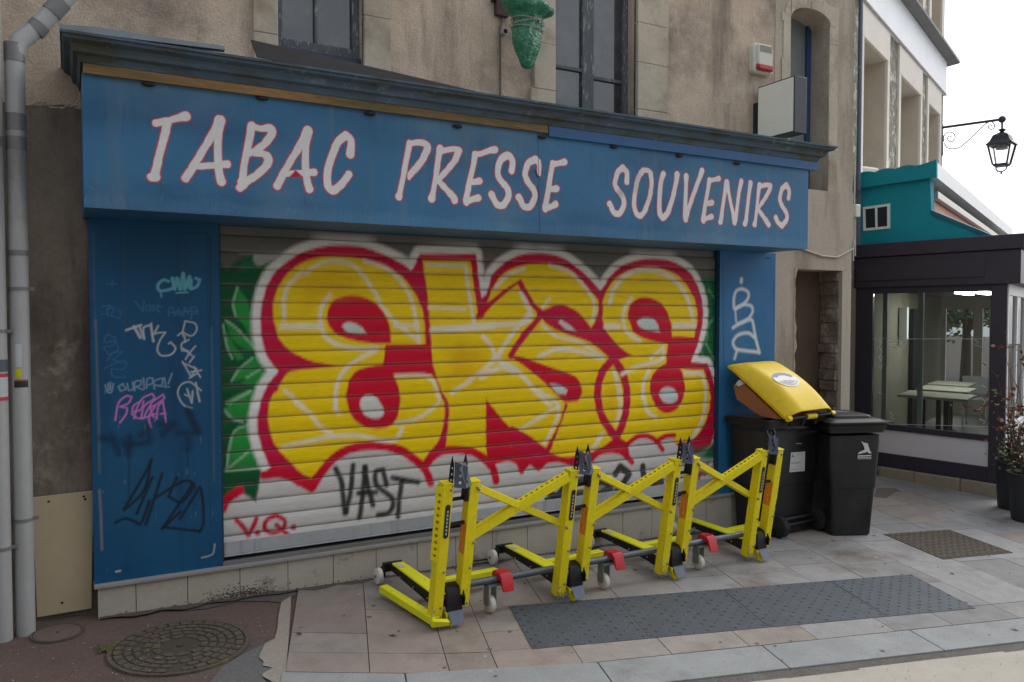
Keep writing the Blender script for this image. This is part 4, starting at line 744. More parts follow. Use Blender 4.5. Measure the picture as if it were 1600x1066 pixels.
# --- conduit, small round box, purple-brown bracket block, green wrapped lantern
cx = ony(781, 100, YW)[0]
t = thing('wall_cable', 'thin grey cable clipped down the upper wall, with a small round socket', 'cable', (cx, YW, 1.4)); b = MB(); b.tube([(cx, YW-.008, 1.4), (cx, YW-.008, 2.14), (cx+.02, YW-.01, 2.22), (cx+.018, YW-.01, 2.3)], .007, 6); b.build('cable', M('cable_grey', C(104, 96, 90), .7), t, True)
q = ony(785, 52, YW); b = MB(); b.tube([(q[0], YW+.01, q[2]), (q[0], YW-.05, q[2])], .024, 16); b.build('socket', M('socket_white', C(170, 164, 156), .6), t, True); b = MB(); b.tube([(q[0], YW-.045, q[2]), (q[0], YW-.051, q[2])], .017, 16); b.build('socket_hole', m_dkgap, t, True)
q0, q1 = ony(772, 4, YW), ony(792, 29, YW); b = MB(); b.box((q0[0], YW-.035, q1[2]), (q1[0], YW+.01, q0[2]+.02)); tag(b.build('wall_bracket', M('purple_rust', C(74, 54, 58), .8, n=(20, .25)), bevel=.004), 'small rusty purple-brown bracket plate on the wall behind the green wrapping', 'bracket')
m_grn = M('green_plastic', C(10, 116, 80), .18, n=(6, .25), bump=(13, 1.0, .035), spec=.8)
gt = thing('wrapped_sign', 'projecting sign wrapped in shiny green plastic and tied with string, above the shop front', 'wrapped sign', tuple(ony(822, 60, 5.0)))
outl = [(786, 840, -18), (785, 846, 0), (786, 866, 2), (790, 862, 12), (797, 851, 18), (800, 848, 22), (803, 846, 30), (802.5, 846, 36), (801.5, 845, 44), (801, 845, 55), (801.5, 843.5, 66), (805, 841, 76), (808, 838, 84), (811, 836, 90), (813.5, 834, 100), (816, 830, 105), (820, 823, 107.5)]
rings = []; seed_ = random.Random(3); yy = 5.0
for (a, c_, py) in outl:
    pa_, pb_ = ony(a, py, yy), ony(c_, py, yy); xm_ = (pa_[0]+pb_[0])/2; r = (pb_[0]-pa_[0])/2; rings.append([(xm_+r*math.cos(2*math.pi*k/28)*(1+.05*math.sin(k*3+py*.2)), yy+.7*r*math.sin(2*math.pi*k/28)*(1+.22*math.sin(k*2.3+py*.13)+seed_.uniform(-.07, .07)), pa_[2]+seed_.uniform(-.004, .004)) for k in range(28)])
b = MB(); b.loft(rings); o = b.build('plastic_wrap', m_grn, gt, True); sm = o.modifiers.new('smooth', 'SUBSURF'); sm.levels = 1; sm.render_levels = 1
for (pa_, pb_) in (((801, 33), (847, 37)), ((801.5, 45), (845, 50)), ((799, 26), (845, 47))):
    A_, B_ = ony(*pa_, yy), ony(*pb_, yy); xm_ = (A_[0]+B_[0])/2; r = (B_[0]-A_[0])/2*1.03; b = MB()
    b.tube([(xm_+r*math.cos(a), yy+.78*r*math.sin(a), A_[2]+(B_[2]-A_[2])*(.5+.5*math.cos(a+math.pi))) for a in np.linspace(0, 2*math.pi, 30)], .0035, 6); b.build('string', M('string', C(150, 146, 134), .8), gt, True)
b = MB(); b.tube([ony(842, 40, yy-.05), ony(853, 42, yy-.05), ony(857, 46, yy-.05), ony(850, 50, yy-.05), ony(845, 45, yy-.05)], .0025, 5); b.build('string', M('string', C(150, 146, 134), .8), gt, True)
br = MB(); br.tube([(ony(800, -14, yy)[0], yy, 2.33), (ony(800, -14, yy)[0], YW, 2.33)], .015, 8); br.build('arm', M('fitting_black', C(38, 34, 36), .6), gt, True)
# --- alarm siren
q0, q1 = ony(1168, 68, YW), ony(1203, 122, YW)
al_ = thing('alarm_siren', 'white alarm siren box with red lower lens on the wall above the blank sign', 'alarm', ((q0[0]+q1[0])/2, YW, q1[2]))
hx, hz = (q1[0]-q0[0])/2*.86, (q0[2]-q1[2])/2; cxx, czz = (q0[0]+q1[0])/2, (q0[2]+q1[2])/2
def rrect(hx, hz, r, n=5, bulge=0.0):
    o = []
    for (sx, sz, a0) in ((1, 1, 0), (-1, 1, 90), (-1, -1, 180), (1, -1, 270)):
        for k in range(n): a = R_(a0+90*k/(n-1)); o.append((sx*(hx-r)+r*math.cos(a), sz*(hz-r)+r*math.sin(a)))
    return o
def rbox(mb, cx_, cz_, hx, hz, r, y0, y1, fr=.01, mi=0):
    rings = [[(cx_+a, y0, cz_+c) for a, c in rrect(hx, hz, r)], [(cx_+a, y1+fr, cz_+c) for a, c in rrect(hx, hz, r)], [(cx_+a*(1-fr/hx), y1, cz_+c*(1-fr/hz)) for a, c in rrect(hx, hz, r)]]; mb.loft(rings, mi=mi)
m_wpl = M('white_plastic', C(206, 204, 192), .4, n=(4, .04))
b = MB(); rbox(b, cxx, czz, hx, hz, .04, YW, YW-.06, .012); b.build('case', m_wpl, al_, True)
b = MB(); rbox(b, cxx, czz+.01, hx*.76, hz*.86, .02, YW-.05, YW-.085, .012); b.build('front_panel', m_wpl, al_, True)
b = MB(); rbox(b, cxx, czz-hz*.60, hx*.78, hz*.22, .015, YW-.05, YW-.092, .014); b.build('lens', M('red_lens', C(176, 38, 44), .25), al_, True)
b = MB()
for k in range(6): b.box((cxx-hx*.6, YW-.089, czz+hz*(.40+k*.075)), (cxx+hx*.6, YW-.084, czz+hz*(.435+k*.075)))
b.build('grille', M('grille_grey', C(150, 148, 138), .6), al_, True, smooth=False)
# --- blank projecting light box sign
xs0 = 5.425; yb, yf = YW-.06, 4.82; zt, zb_ = 2.045, 1.565
lb = thing('light_box_sign', 'blank square light box sign projecting from the wall beside the blue framed window', 'sign', (xs0+.08, YW, 1.5))
b = MB(); b.box((xs0, yf, zb_), (xs0+.15, yb, zt)); b.build('case', M('case_dark', C(60, 64, 70), .5, n=(6, .1)), lb, True, bevel=.004)
b = MB(); b.box((xs0-.004, yf+.012, zb_+.012), (xs0-.0005, yb-.012, zt-.012)); b.build('face', M('opal_face', C(238, 240, 226), .35, n=(3, .04), col2=(3.5, .6, .72, C(214, 210, 180))), lb, True, smooth=False)
b = MB(); b.box((xs0+.01, yb, zb_+.03), (xs0+.14, YW, zt-.13)); b.build('wall_mount', M('mount_black', C(34, 36, 40), .6), lb, True, smooth=False)
b = MB(); b.tube([(xs0+.06, yf+.3, zb_), (xs0+.06, yf+.3, zb_-.13)], .012, 8); b.build('bracket', M('aluminium', C(150, 150, 150), .4, .7), lb, True)
# --- house number style cable box and pipes in the gap
qz = lambda py: ony(1335, py, YW-.1)[2]
q = ony(1336, 330, 5.36); mb_ = thing('meter_box', 'small white junction box in the corner left of the teal wall', 'box', (q[0], 5.36, q[2])); b = MB(); rbox(b, q[0]+.0, q[2], .036, .062, .008, 5.38, 5.32, .006); b.build('case', m_wpl, mb_, True)
b = MB(); b.tube([(q[0]-.015, 5.36, q[2]-.06), (q[0]-.015, 5.36, q[2]-.5)], .007, 6); b.tube([(q[0]+.01, 5.36, q[2]-.06), (q[0]+.012, 5.36, q[2]-.45)], .006, 6); b.tube([(q[0]-.01, 5.36, q[2]+.06), (q[0]-.01, 5.36, q[2]+.5)], .006, 6); b.build('cable', M('cable_white', C(196, 190, 180), .7), mb_, True)

# ================================================================== BUILDINGS AT THE RIGHT
VP = (8.55, 5.85); VD = np.array([.16, -.987]); VN = (-.987, -.16)       # left side plane of the veranda, running to the street
VA2 = np.array([.92, .39])                                               # along the street
def vpt(px, py, off=0.0): return onp(px, py, (VP[0]+off, VP[1]), VN)
def vp2(s, a=0.0, z=0.0): p = np.array(VP)+VD*s+VA2*a; return (p[0], p[1], z)   # s towards street, a along street
def sval(px, py=500): p = vpt(px, py); return float((p[:2]-np.array(VP))@VD)
m_purp = M('aubergine_paint', C(58, 52, 66), .45, n=(4, .1), n2=(40, .05))
m_teal = M('teal_paint', C(24, 148, 166), .6, spec=.3, n=(2.5, .12), n2=(30, .05))
m_white = M('white_paint', C(238, 241, 243), .5, n=(4, .04))
sL, sR = sval(1328, 420), sval(1596, 420); wL, wR = sval(1364), sval(1548); pR = sval(1574)
zF0, zF1, zW0, zW1, zP0 = .335, .855, -1.30, .262, -1.645
ver = thing('veranda', 'dark aubergine glazed veranda with a large side window and dining tables inside', 'veranda', vp2(0, 0, gz(8.55, 5.85)))
LV = 6.0
def vbox(mb, s0, s1, a0, a1, z0, z1, mi=0):
    q = lambda z: [vp2(s0, a0, z), vp2(s1, a0, z), vp2(s1, a1, z), vp2(s0, a1, z)]; mb.loft([q(z0), q(z1)], mi=mi)
b = MB(); vbox(b, sL, sR, -.05, LV, zF0, zF1-.16); vbox(b, sL, sR+.03, -.08, LV, zF1-.155, zF1); vbox(b, sL+.1, sR-.35, -.062, -.05, zF0+.08, zF1-.24); b.build('fascia', m_purp, ver, True, bevel=.006, smooth=False)
b = MB(); vbox(b, wL-.42, wL, -.02, .06, zP0-.165, zF0); vbox(b, wR, pR, -.02, .10, zP0-.165, zF0); vbox(b, wL, wR, -.01, .05, zW1, zF0); vbox(b, wL, wR, -.01, .05, zW0-.065, zW0); vbox(b, wL, wR, -.01, .05, zP0-.165, zP0); b.build('window_frame', m_purp, ver, True, bevel=.004, smooth=False)
b = MB(); vbox(b, wL+.001, wR-.001, .02, .028, zW0, zW1); b.build('side_pane', glass_mat('clear_glass', (.70, .75, .75), 1.10), ver, True, smooth=False)
b = MB(); vbox(b, wL+.002, wR-.002, .01, .03, zP0, zW0-.065); b.build('lower_panel', M('grey_panel', C(226, 222, 226), .5, n=(3, .04)), ver, True, smooth=False)
b = MB(); s = wL-.4
while s < pR+.05: l = random.uniform(.4, .52); vbox(b, s+.003, min(s+l, pR+.08)-.003, -.06, .1, -2.2, zP0-.168); s += l
b.build('stone_base', M('base_stone', C(160, 148, 126), .85, n=(8, .15), col2=(4, .6, .72, C(96, 88, 76)), bump=(40, .3, .005)), ver, True, bevel=.008, smooth=False)
# white etched drawings on the glass
ed = MB()
def etch(pts, r=.006):
    ed.tube([tuple(vpt(px, py, -.0)+np.array([VA2[0], VA2[1], 0])*.012) for px, py in pts], r, 5)
G8 = lambda X, Y: (1260+X/2.665, 400+Y/2.665)
for q in ([(275, 346), (765, 346)], [(330, 700), (765, 712)]): etch([G8(*p) for p in q], .0025)
for q in ([(300, 350), (310, 360), (302, 380), (315, 400), (300, 420), (310, 440), (318, 420), (305, 415)], [(300, 460), (312, 470), (318, 450)], [(300, 570), (314, 575)], [(345, 650), (360, 665), (350, 670), (365, 680)], [(700, 350), (715, 360), (700, 370), (725, 380)], [(735, 450), (745, 470)], [(690, 600), (730, 590), (745, 610), (720, 640), (700, 640)], [(730, 540), (745, 548)], [(720, 680), (745, 690), (735, 700)], [(340, 360), (420, 350), (390, 380), (350, 370), (400, 362), (360, 385)]): etch([G8(*p) for p in q], .004)
ed.build('etched_drawing', M('etched_white', C(210, 216, 216), .6), ver, True)
# street side of the veranda
b = MB(); n = 7; sv = pR
for k in range(n+1):
    a = .10+(LV-.2)*k/n; vbox(b, sv-.05, sv, a-.035, a+.035, -1.75, .25)
vbox(b, sv-.05, sv, .1, LV, -1.32, -1.25); vbox(b, sv-.055, sv+.002, .1, LV, .22, .335); vbox(b, sv-.05, sv, .1, LV, -2.2, -1.72); b.build('front_frame', m_white, ver, True, smooth=False)
b = MB(); vbox(b, sv-.03, sv-.024, .1, LV, -1.72, .22); b.build('front_pane', glass_mat('clear_glass'), ver, True, smooth=False)
b = MB(); vbox(b, wL-1.2, sv-.06, .1, LV, -1.80, -1.76); b.build('floor', M('veranda_floor', C(170, 160, 148), .5), ver, True, smooth=False)
b = MB(); vbox(b, wL-1.2, sv-.06, .1, LV, .336, .37); b.build('ceiling', M('ceiling_white', C(222, 222, 218), .8), ver, True, smooth=False)
b = MB(); vbox(b, wL-.7, wL-.6, .12, LV, -1.76, .33); b.build('inner_wall', M('inner_wall', C(170, 160, 142), .9, n=(1.5, .06)), ver, True, smooth=False)
EP = vp2(0, LV-.04); se = lambda px, py=540: float((onp(px, py, EP, VN)[:2]-np.array(EP[:2]))@VD); ze = lambda px, py: float(onp(px, py, EP, VN)[2])
b = MB(); o0, o1, o2, o3 = se(1478), se(1521), se(1535), se(1546); zt_, zb2 = ze(1500, 482), ze(1500, 606)
for (u0, u1, v0, v1) in ((wL-1.0, o0, -1.76, .33), (o0, o1, zt_, .33), (o0, o1, -1.76, zb2), (o1, o2, -1.76, .33), (o2, o3, zt_, .33), (o2, o3, -1.76, zb2), (o3, sv-.06, -1.76, .33)): vbox(b, u0, u1, LV-.08, LV, v0, v1)
b.build('end_wall', M('end_wall', C(206, 200, 190), .8), ver, True, smooth=False)
b = MB()
for px in (1382, 1438):
    Pq = vp2(0, .55); sq_ = float((onp(px, 540, Pq, VN)[:2]-np.array(Pq[:2]))@VD); b = MB(); vbox(b, sq_-.03, sq_+.03, .55, .60, -1.76, .33); b.build('inner_post', M('pale_post', C(206, 212, 210), .6), ver, True, smooth=False)
b = MB(); vbox(b, wL-.58, wL-.52, 2.6, 2.95, -1.76, .33); b.build('pilaster_reflection', M('pilaster_reflection', C(44, 84, 120), .6), ver, True, smooth=False)  # solid blue slab standing in for the pilaster mirrored in the glass
b = MB(); vbox(b, wL-.2, wL-.14, 2.9, 3.3, -1.75, .1); b.build('dark_screen', M('dark_screen', C(40, 42, 46), .5), ver, True, smooth=False)
b = MB(); q = (wL-.2); vbox(b, q, q+.12, 2.2, 2.3, -.35, .12); b.build('wall_heater', m_white, ver, True, bevel=.01, smooth=False)
em = bpy.data.materials.new('lamp_tube'); em.use_nodes = True; em.node_tree.nodes['Principled BSDF'].inputs['Emission Color'].default_value = (1, .97, .9, 1); em.node_tree.nodes['Principled BSDF'].inputs['Emission Strength'].default_value = 28
lp = MB(); vbox(lp, .15, .25, 1.9, 2.9, .29, .32); vbox(lp, .4, .5, 1.9, 2.9, .29, .32); lp.build('ceiling_lamp', em, ver, True, smooth=False)
# tables and chairs inside
m_ttop = M('table_top', C(190, 186, 166), .5, n=(6, .08)); m_leg = M('dark_metal', C(44, 44, 48), .4, .4); m_chair = M('chair_white', C(170, 174, 176), .5)
tabs = [(1.15, 'pale dining table inside the veranda, nearest to the side window'), (2.15, 'middle pale dining table inside the veranda, behind the nearest one'), (3.15, 'pale dining table inside the veranda, farthest from the side window')]
s0t, s1t = .05, .75
for i, (a, lab_) in enumerate(tabs):
    p = vp2(.4, a, -1.76); t = thing('dining_table', lab_, 'table', p, 0, 'dining tables in the veranda')
    Pa = vp2(0, a); sa = lambda px: float((onp(px, 625, Pa, VN)[:2]-np.array(Pa[:2]))@VD); u0, u1 = sa((1412, 1438, 1456)[i]), sa(1519)
    b = MB(); vbox(b, u0, u1, a-.36, a+.36, -1.04, -1.005); b.build('tabletop', m_ttop, t, True, bevel=.004, smooth=False)
    for sx in (u0+.25, u1-.3):
        b = MB(); vbox(b, sx-.03, sx+.03, a-.03, a+.03, -1.76, -1.04); vbox(b, sx-.05, sx+.05, a-.28, a+.28, -1.76, -1.73); b.build('leg', m_leg, t, True, smooth=False)
for i, (s_, a, lab_) in enumerate(((.1, 4.3, 'pale chair inside the veranda, left one by the end wall'), (.7, 4.4, 'pale chair inside the veranda, right one by the end wall'))):
    p = vp2(s_, a, -1.76); t = thing('chair', lab_, 'chair', p, 0, 'chairs in the veranda')
    b = MB(); vbox(b, s_-.19, s_+.19, a-.2, a+.2, -1.33, -1.30); b.build('seat', m_chair, t, True, bevel=.004, smooth=False)
    for ds in (-.17, .17):
        for da in (-.18, .18): b = MB(); vbox(b, s_+ds-.012, s_+ds+.012, a+da-.012, a+da+.012, -1.76, -1.33); b.build('leg', m_chair, t, True, smooth=False)
    b = MB(); vbox(b, s_-.18, s_+.18, a-.2, a-.18, -1.22, -.95); b.build('backrest', m_chair, t, True, bevel=.006, smooth=False)
m_pblue = M('pipe_blue', C(92, 108, 128), .5, .2, n=(4, .1))
pq = vp2(sval(1336), .07, -1.95); pipe([pq, (pq[0], pq[1], 1.6)], .055, 'blue grey drainpipe in the corner left of the dark veranda window', [(-.35, .04)], mat=m_pblue)
# --- teal upper part above the veranda
tl = thing('teal_annex', 'teal painted annex with scalloped valance and white flat roof above the veranda', 'annex', vp2(0, .08, zF1))
TN = .06
tp = lambda px, py, off=TN: tuple(vpt(px, py, off))
b = MB(); b.prism([tp(*p) for p in ((1343, 290), (1453, 272), (1455, 329), (1552, 369), (1552, 376), (1343, 392))], (.08, .013, 0)); b.build('side_wall', m_teal, tl, True, smooth=False)
b = MB(); b.prism([tuple(np.array(tp(*p))+np.array([-.012, 0, 0])) for p in ((1455, 328), (1552, 368), (1552, 374), (1455, 336))], (.03, 0, 0)); b.build('sloping_coping', M('teal_dark', C(14, 104, 124), .6), tl, True, smooth=False)
vtop = []
nsc = 4
for k in range(nsc):
    for j in range(9):
        f = (k+j/8)/nsc; px = 1335+128*f; base = 274-20*f; vtop.append((px, base-(3.2*math.sin(math.pi*min(1, j/8)) if k < nsc-1 else 5*(j/8)**1.5)))
b = MB(); b.prism([tp(px, py, 0) for px, py in [(1335, 295)]+vtop+[(1463, 277)]], (.03, .005, 0)); b.build('valance', m_teal, tl, True, smooth=False)
V1 = np.array(tp(1463, 265, .0)); ad = np.array([.913, .408, 0]); zr0, zr1 = V1[2]-.085, V1[2]+.085
endp = ray(1582, 358); tE = None
# length of the roof edge: where the edge line crosses the sight line to its far end
Mx = np.array([[ad[0], -endp[0]], [ad[1], -endp[1]]]); LE = float(np.linalg.solve(Mx, -V1[:2])[0])
b = MB(); c0 = V1[:2]+ad[:2]*.07; c1 = c0+ad[:2]*(LE-.07); bk = np.array([-VD[0], -VD[1]])
b.loft([[(*c0, z), (*c1, z), (*(c1+bk*1.0), z), (*(c0+bk*1.0), z)] for z in (zr0, zr1-.0)]); b.build('roof_slab', m_white, tl, True, smooth=False)
b = MB(); b.loft([[(*(c0+ad[:2]*.1+bk*.32), z), (*(c1+bk*.32), z), (*(c1+bk*.42), z), (*(c0+ad[:2]*.1+bk*.42), z)] for z in (zF1, zr0)]); b.build('shaded_front', M('shade_dark', C(40, 34, 34), .8), tl, True, smooth=False)  # dark colour stands for the shade under the roof edge
# folded awning under the roof edge
aw = thing('folded_awning', 'folded pale pink awning on a silver cassette under the white roof edge', 'awning', tuple(V1))
A0 = c0+ad[:2]*.35+bk*.10; zA = float((ray(1477, 305)*np.linalg.norm(A0)/np.linalg.norm(ray(1477, 305)[:2]))[2])
zA = float(ray(1477, 305)[2]*(A0@f0[:2])/(ray(1477, 305)[:2]@f0[:2])); A1 = A0+ad[:2]*(LE*.85)
b = MB(); b.bar((*A0, zA), (*A1, zA), .10, .085); b.build('cassette', M('silver_bar', C(180, 182, 176), .4, .3), aw, True, bevel=.006)
fb_ = MB(); nn = 24; rows = []
for j in range(5):
    rows.append([(*(A0+ad[:2]*(LE*.85*k/nn)+bk*(.02+.05*math.sin(k*1.3+j)*j/4)), zA-.05-(zA-.05-zF1-.02)*j/4*(1.0 if True else 1)) for k in range(nn+1)])
vs = [p for r in rows for p in r]; fb_.add(vs, [(r*(nn+1)+k, r*(nn+1)+k+1, (r+1)*(nn+1)+k+1, (r+1)*(nn+1)+k) for r in range(4) for k in range(nn)])
fb_.build('fabric', M('pink_fabric', C(232, 178, 160), .8, n=(5, .12)), aw, True, recalc=False)
b = MB(); b.prism([(*A0, zA-.05), (*(A0+bk*.25), zF1+.05), (*(A0+bk*.3), zA-.15)], tuple(ad*.05)); b.build('orange_end', M('orange_fabric', C(196, 84, 40), .8), aw, True, smooth=False)
# small white sliding window in the teal wall
wn = MB(); cq_ = [(1348, 324), (1390, 318), (1390, 357), (1349, 361)]
pw = [np.array(tp(*p, TN-.015)) for p in cq_]; s_in = lambda f, g_: pw[0]*(1-f)*(1-g_)+pw[1]*f*(1-g_)+pw[3]*(1-f)*g_+pw[2]*f*g_
for (f0_, f1_, g0_, g1_) in ((0, 1, 0, .1), (0, 1, .9, 1), (0, .09, .1, .9), (.91, 1, .1, .9), (.46, .54, .1, .9)): wn.prism([tuple(s_in(f0_, g0_)), tuple(s_in(f1_, g0_)), tuple(s_in(f1_, g1_)), tuple(s_in(f0_, g1_))], (.05, .008, 0))
f = wn.build('window', m_white, tl, True, smooth=False); b = MB(); b.prism([tuple(s_in(*q)) for q in ((.05, .06), (.95, .06), (.95, .94), (.05, .94))], (.012, .002, 0)); o = b.build('pane', M('dark_pane', C(46, 52, 62), .15), f, smooth=False); o.location = (.008, .0, 0)
# --- stone building behind
SP = np.array([8.25, 6.45]); 
def sp2(t, d=0.0, z=0.0): p = SP+VA2*t+np.array([.39, -.92])*d; return (p[0], p[1], z)   # t along the facade, d out to the street
def sbox(mb, t0, t1, d0, d1, z0, z1, mi=0): mb.loft([[sp2(t0, d0, z), sp2(t1, d0, z), sp2(t1, d1, z), sp2(t0, d1, z)] for z in (z0, z1)], mi=mi)
stb = thing('stone_building', 'tall stone building with deep window reveals and a white fascia band, behind the teal annex', 'building', sp2(0, 0, -2))
pq = sp2(.03, .07, 1.5); pipe([pq, (pq[0], pq[1], 4.6)], .026, 'blue grey drainpipe running up the corner above the teal valance', [(2.95, .03)], mat=m_pblue)
TE = 5.62; wins = [(.37, 1.55), (2.34, 3.66), (4.29, 5.2)]; ZT = 3.43; ZB = .9
b = MB(); cuts = [-.6]+[v for w_ in wins for v in w_]+[TE]
m_rub2 = M('grey_rubble', C(128, 124, 112), .92, n=(9, .4), n2=(40, .15), col2=(7, .52, .6, C(190, 186, 172)), bump=(12, .9, .03))
for k in range(0, len(cuts), 2): sbox(b, cuts[k], cuts[k+1], -.5, 0, -2.2, 3.84)
for w_ in wins: sbox(b, w_[0], w_[1], -.5, 0, ZT, 3.84); sbox(b, w_[0], w_[1], -.5, 0, -2.2, ZB)
sbox(b, -.6, TE, -.5, 0, 3.84, 4.6); sbox(b, -.6, TE, -8, -.5, -2.2, 8.2)
b.build('wall', m_rub2, stb, True, smooth=False)
b = MB(); sbox(b, -.5, TE, .002, .02, -1.76, .33); b.build('back_wall', M('back_plaster', C(136, 130, 114), .9, n=(1.5, .1), n2=(30, .04)), ver, True, smooth=False)
m_trim = M('limestone_trim', C(220, 214, 202), .8, n=(5, .08), n2=(40, .05)); m_rev = M('beige_reveal', C(198, 186, 166), .85, n=(3, .1), n2=(30, .05))
for (a, c_) in wins:
    b = MB(); sbox(b, a-.12, a, -.02, .03, ZB, ZT); sbox(b, c_, c_+.12, -.02, .03, ZB, ZT); sbox(b, a-.12, c_+.12, -.02, .03, ZT, 3.83); b.build('window_trim', m_trim, stb, True, bevel=.006, smooth=False)
    b = MB(); sbox(b, c_-.006, c_, -.5, -.0, ZB, ZT-.006); sbox(b, a, a+.006, -.5, -.0, ZB, ZT-.006); sbox(b, a, c_, -.5, 0, ZT-.006, ZT); b.build('window_reveal', m_rev, stb, True, smooth=False)
    b = MB(); sbox(b, a+.01, c_-.01, -.46, -.44, ZB, ZT-.01); fr_ = b.build('window_pane', m_pane, stb, True, smooth=False)
    b = MB(); sbox(b, a+.01, a+.07, -.45, -.40, ZB, ZT-.01); sbox(b, c_-.07, c_-.01, -.45, -.40, ZB, ZT-.01); sbox(b, (a+c_)/2-.03, (a+c_)/2+.03, -.45, -.40, ZB, ZT-.01); b.build('window_frame', m_white, stb, True, smooth=False)
b = MB(); b.tube([sp2(.55, -.30, 1.9), sp2(.95, .05, 1.86)], .045, 12); b.build('vent_pipe', m_wpl, stb, True)
b = MB(); sbox(b, -.6, TE+.02, 0, .045, 3.84, 4.42); b.build('white_band', M('band_white', C(226, 230, 234), .5, n=(3, .05), n2=(20, .04)), stb, True, smooth=False)
b = MB(); sbox(b, -.6, TE+.02, .045, .052, 3.835, 3.86); b.build('band_edge', M('band_edge', C(120, 92, 96), .6), stb, True, smooth=False)
b = MB(); q = lambda t: [sp2(t, .0, 4.42), sp2(t, .17, 4.44), sp2(t, .20, 4.445), sp2(t, .20, 4.49), sp2(t, .0, 4.60)]
b.loft([q(-.6), q(TE+.32)]); b.build('ledge', M('slate_ledge', C(120, 120, 120), .7, n=(6, .12)), stb, True, smooth=False)
b = MB(); cuts = [-.6, .5, 1.6, 2.5, 3.7, 4.35, 5.25, TE]
for k in range(0, len(cuts), 2): sbox(b, cuts[k], cuts[k+1], -.5, 0, 4.6, 8.2)
b.build('upper_wall', m_rub2, stb, True, smooth=False)
for (a, c_) in ((.5, 1.6), (2.5, 3.7), (4.35, 5.25)):
    b = MB(); sbox(b, a-.16, a+.002, -.02, .03, 4.62, 8.2); sbox(b, c_-.002, c_+.16, -.02, .03, 4.62, 8.2); b.build('window_trim', m_trim, stb, True, smooth=False)
    b = MB(); sbox(b, c_-.006, c_-.003, -.5, -.0, 4.6, 8.2); sbox(b, a+.01, c_-.01, -.40, -.38, 4.6, 8.2); b.build('window_reveal', m_rev, stb, True, smooth=False)
# --- street lantern on its bracket
LB = SP+VA2*(TE-.03); ldir = np.array([.13, -.99]); LZ = 0
def lray(px, py):                                # point in the upright plane of the bracket
    n = (ldir[1], -ldir[0]); return onp(px, py, (LB[0], LB[1]), n)
m_lant = M('lantern_black', C(52, 52, 62), .5, .3); Z7 = lambda X, Y: (1450+X/8.88, 170+Y/8.88)
ln = thing('street_lantern', 'black four-sided street lantern hanging from a scrolled wall bracket against the white sky', 'street lamp', tuple(lray(*Z7(195, 260))))
b = MB(); b.tube([lray(*Z7(195, 262)), lray(*Z7(1010, 150))], .022, 8); b.sph(lray(*Z7(1028, 148)), .058, n=12); b.tube([lray(*Z7(1028, 180)), lray(*Z7(1028, 280))], .016, 8); p0, p1 = lray(*Z7(190, 215)), lray(*Z7(190, 650)); b.bar(p0, p1, .06, .03, (ldir[0], ldir[1], 0)); b.build('bracket', m_lant, ln, True)
spiral = lambda cx_, cy_, r0, r1, a0, a1, n=26: [Z7(cx_+(r0+(r1-r0)*k/n)*math.cos(R_(a0+(a1-a0)*k/n)), cy_+(r0+(r1-r0)*k/n)*math.sin(R_(a0+(a1-a0)*k/n))) for k in range(n+1)]
b = MB()
b.tube([lray(*p) for p in spiral(310, 405, 100, 12, 150, 150+560)], .008, 5)
b.tube([lray(*Z7(*p)) for p in ((225, 480), (260, 540), (330, 558), (400, 552), (460, 525), (520, 475), (600, 400), (680, 320), (760, 240), (820, 195), (870, 175))], .009, 5)
b.tube([lray(*p) for p in spiral(870, 245, 62, 10, -70, 360)], .008, 5); b.build('scroll', m_lant, ln, True)
LCp = lray(*Z7(1028, 280)); zl = lambda Y: lray(*Z7(1035, Y))[2]
lx, ly = LCp[0], LCp[1]; sc_ = float(np.linalg.norm(lray(*Z7(1100, 500))-lray(*Z7(1000, 500)))); mpp = (LCp@fw)/F_PX/8.88   # metres per zoomed pixel across the view
la = math.atan2(ldir[1], ldir[0])+R_(8)
def sq(r, z, rot=0): return [(lx+r*1.414*math.cos(la+R_(45+90*k)+rot), ly+r*1.414*math.sin(la+R_(45+90*k)+rot), z) for k in range(4)]
E_ = 1/1.22
def lring(mb, seq): mb.loft([sq(w_*mpp*E_, zl(Y)) for w_, Y in seq])
b = MB(); lring(b, [(20, 275), (50, 288), (50, 296), (22, 318), (28, 325), (70, 345), (95, 360), (110, 368), (150, 450), (190, 488), (198, 500), (175, 510)]); b.build('roof', m_lant, ln, True, smooth=False)
b = MB()
for k in range(4):
    p, q = sq(168*mpp*E_, zl(505))[k], sq(105*mpp*E_, zl(775))[k]; b.bar(p, q, .022, .022, (ldir[0], ldir[1], 0))
r0 = [sq(w_*mpp*E_, zl(Y)) for w_, Y in ((108, 765), (108, 785), (90, 800))]; b.loft(r0); b.build('frame', m_lant, ln, True, smooth=False)
b = MB(); b.loft([sq(160*mpp*E_, zl(515)), sq(102*mpp*E_, zl(768))], cap=False); b.build('glass', glass_mat('lantern_glass', (.95, .96, .96)), ln, True, smooth=False, recalc=False)
b = MB()
for sx in (1, -1): b.tube([(lx+ldir[0]*sx*w_*mpp, ly+ldir[1]*sx*w_*mpp, zl(Y)) for w_, Y in ((70, 790), (68, 830), (45, 860), (0, 872))], .011, 6)
b.tube([(lx, ly, zl(865)), (lx, ly, zl(895))], .012, 6); b.sph((lx, ly, zl(895)), .016, n=8); b.build('finial_cage', m_lant, ln, True)
b = MB(); b.tube([(lx, ly, zl(505)), (lx, ly, zl(560))], .09, 12); b.build('lamp_holder', M('lamp_grey', C(120, 124, 126), .5), ln, True)
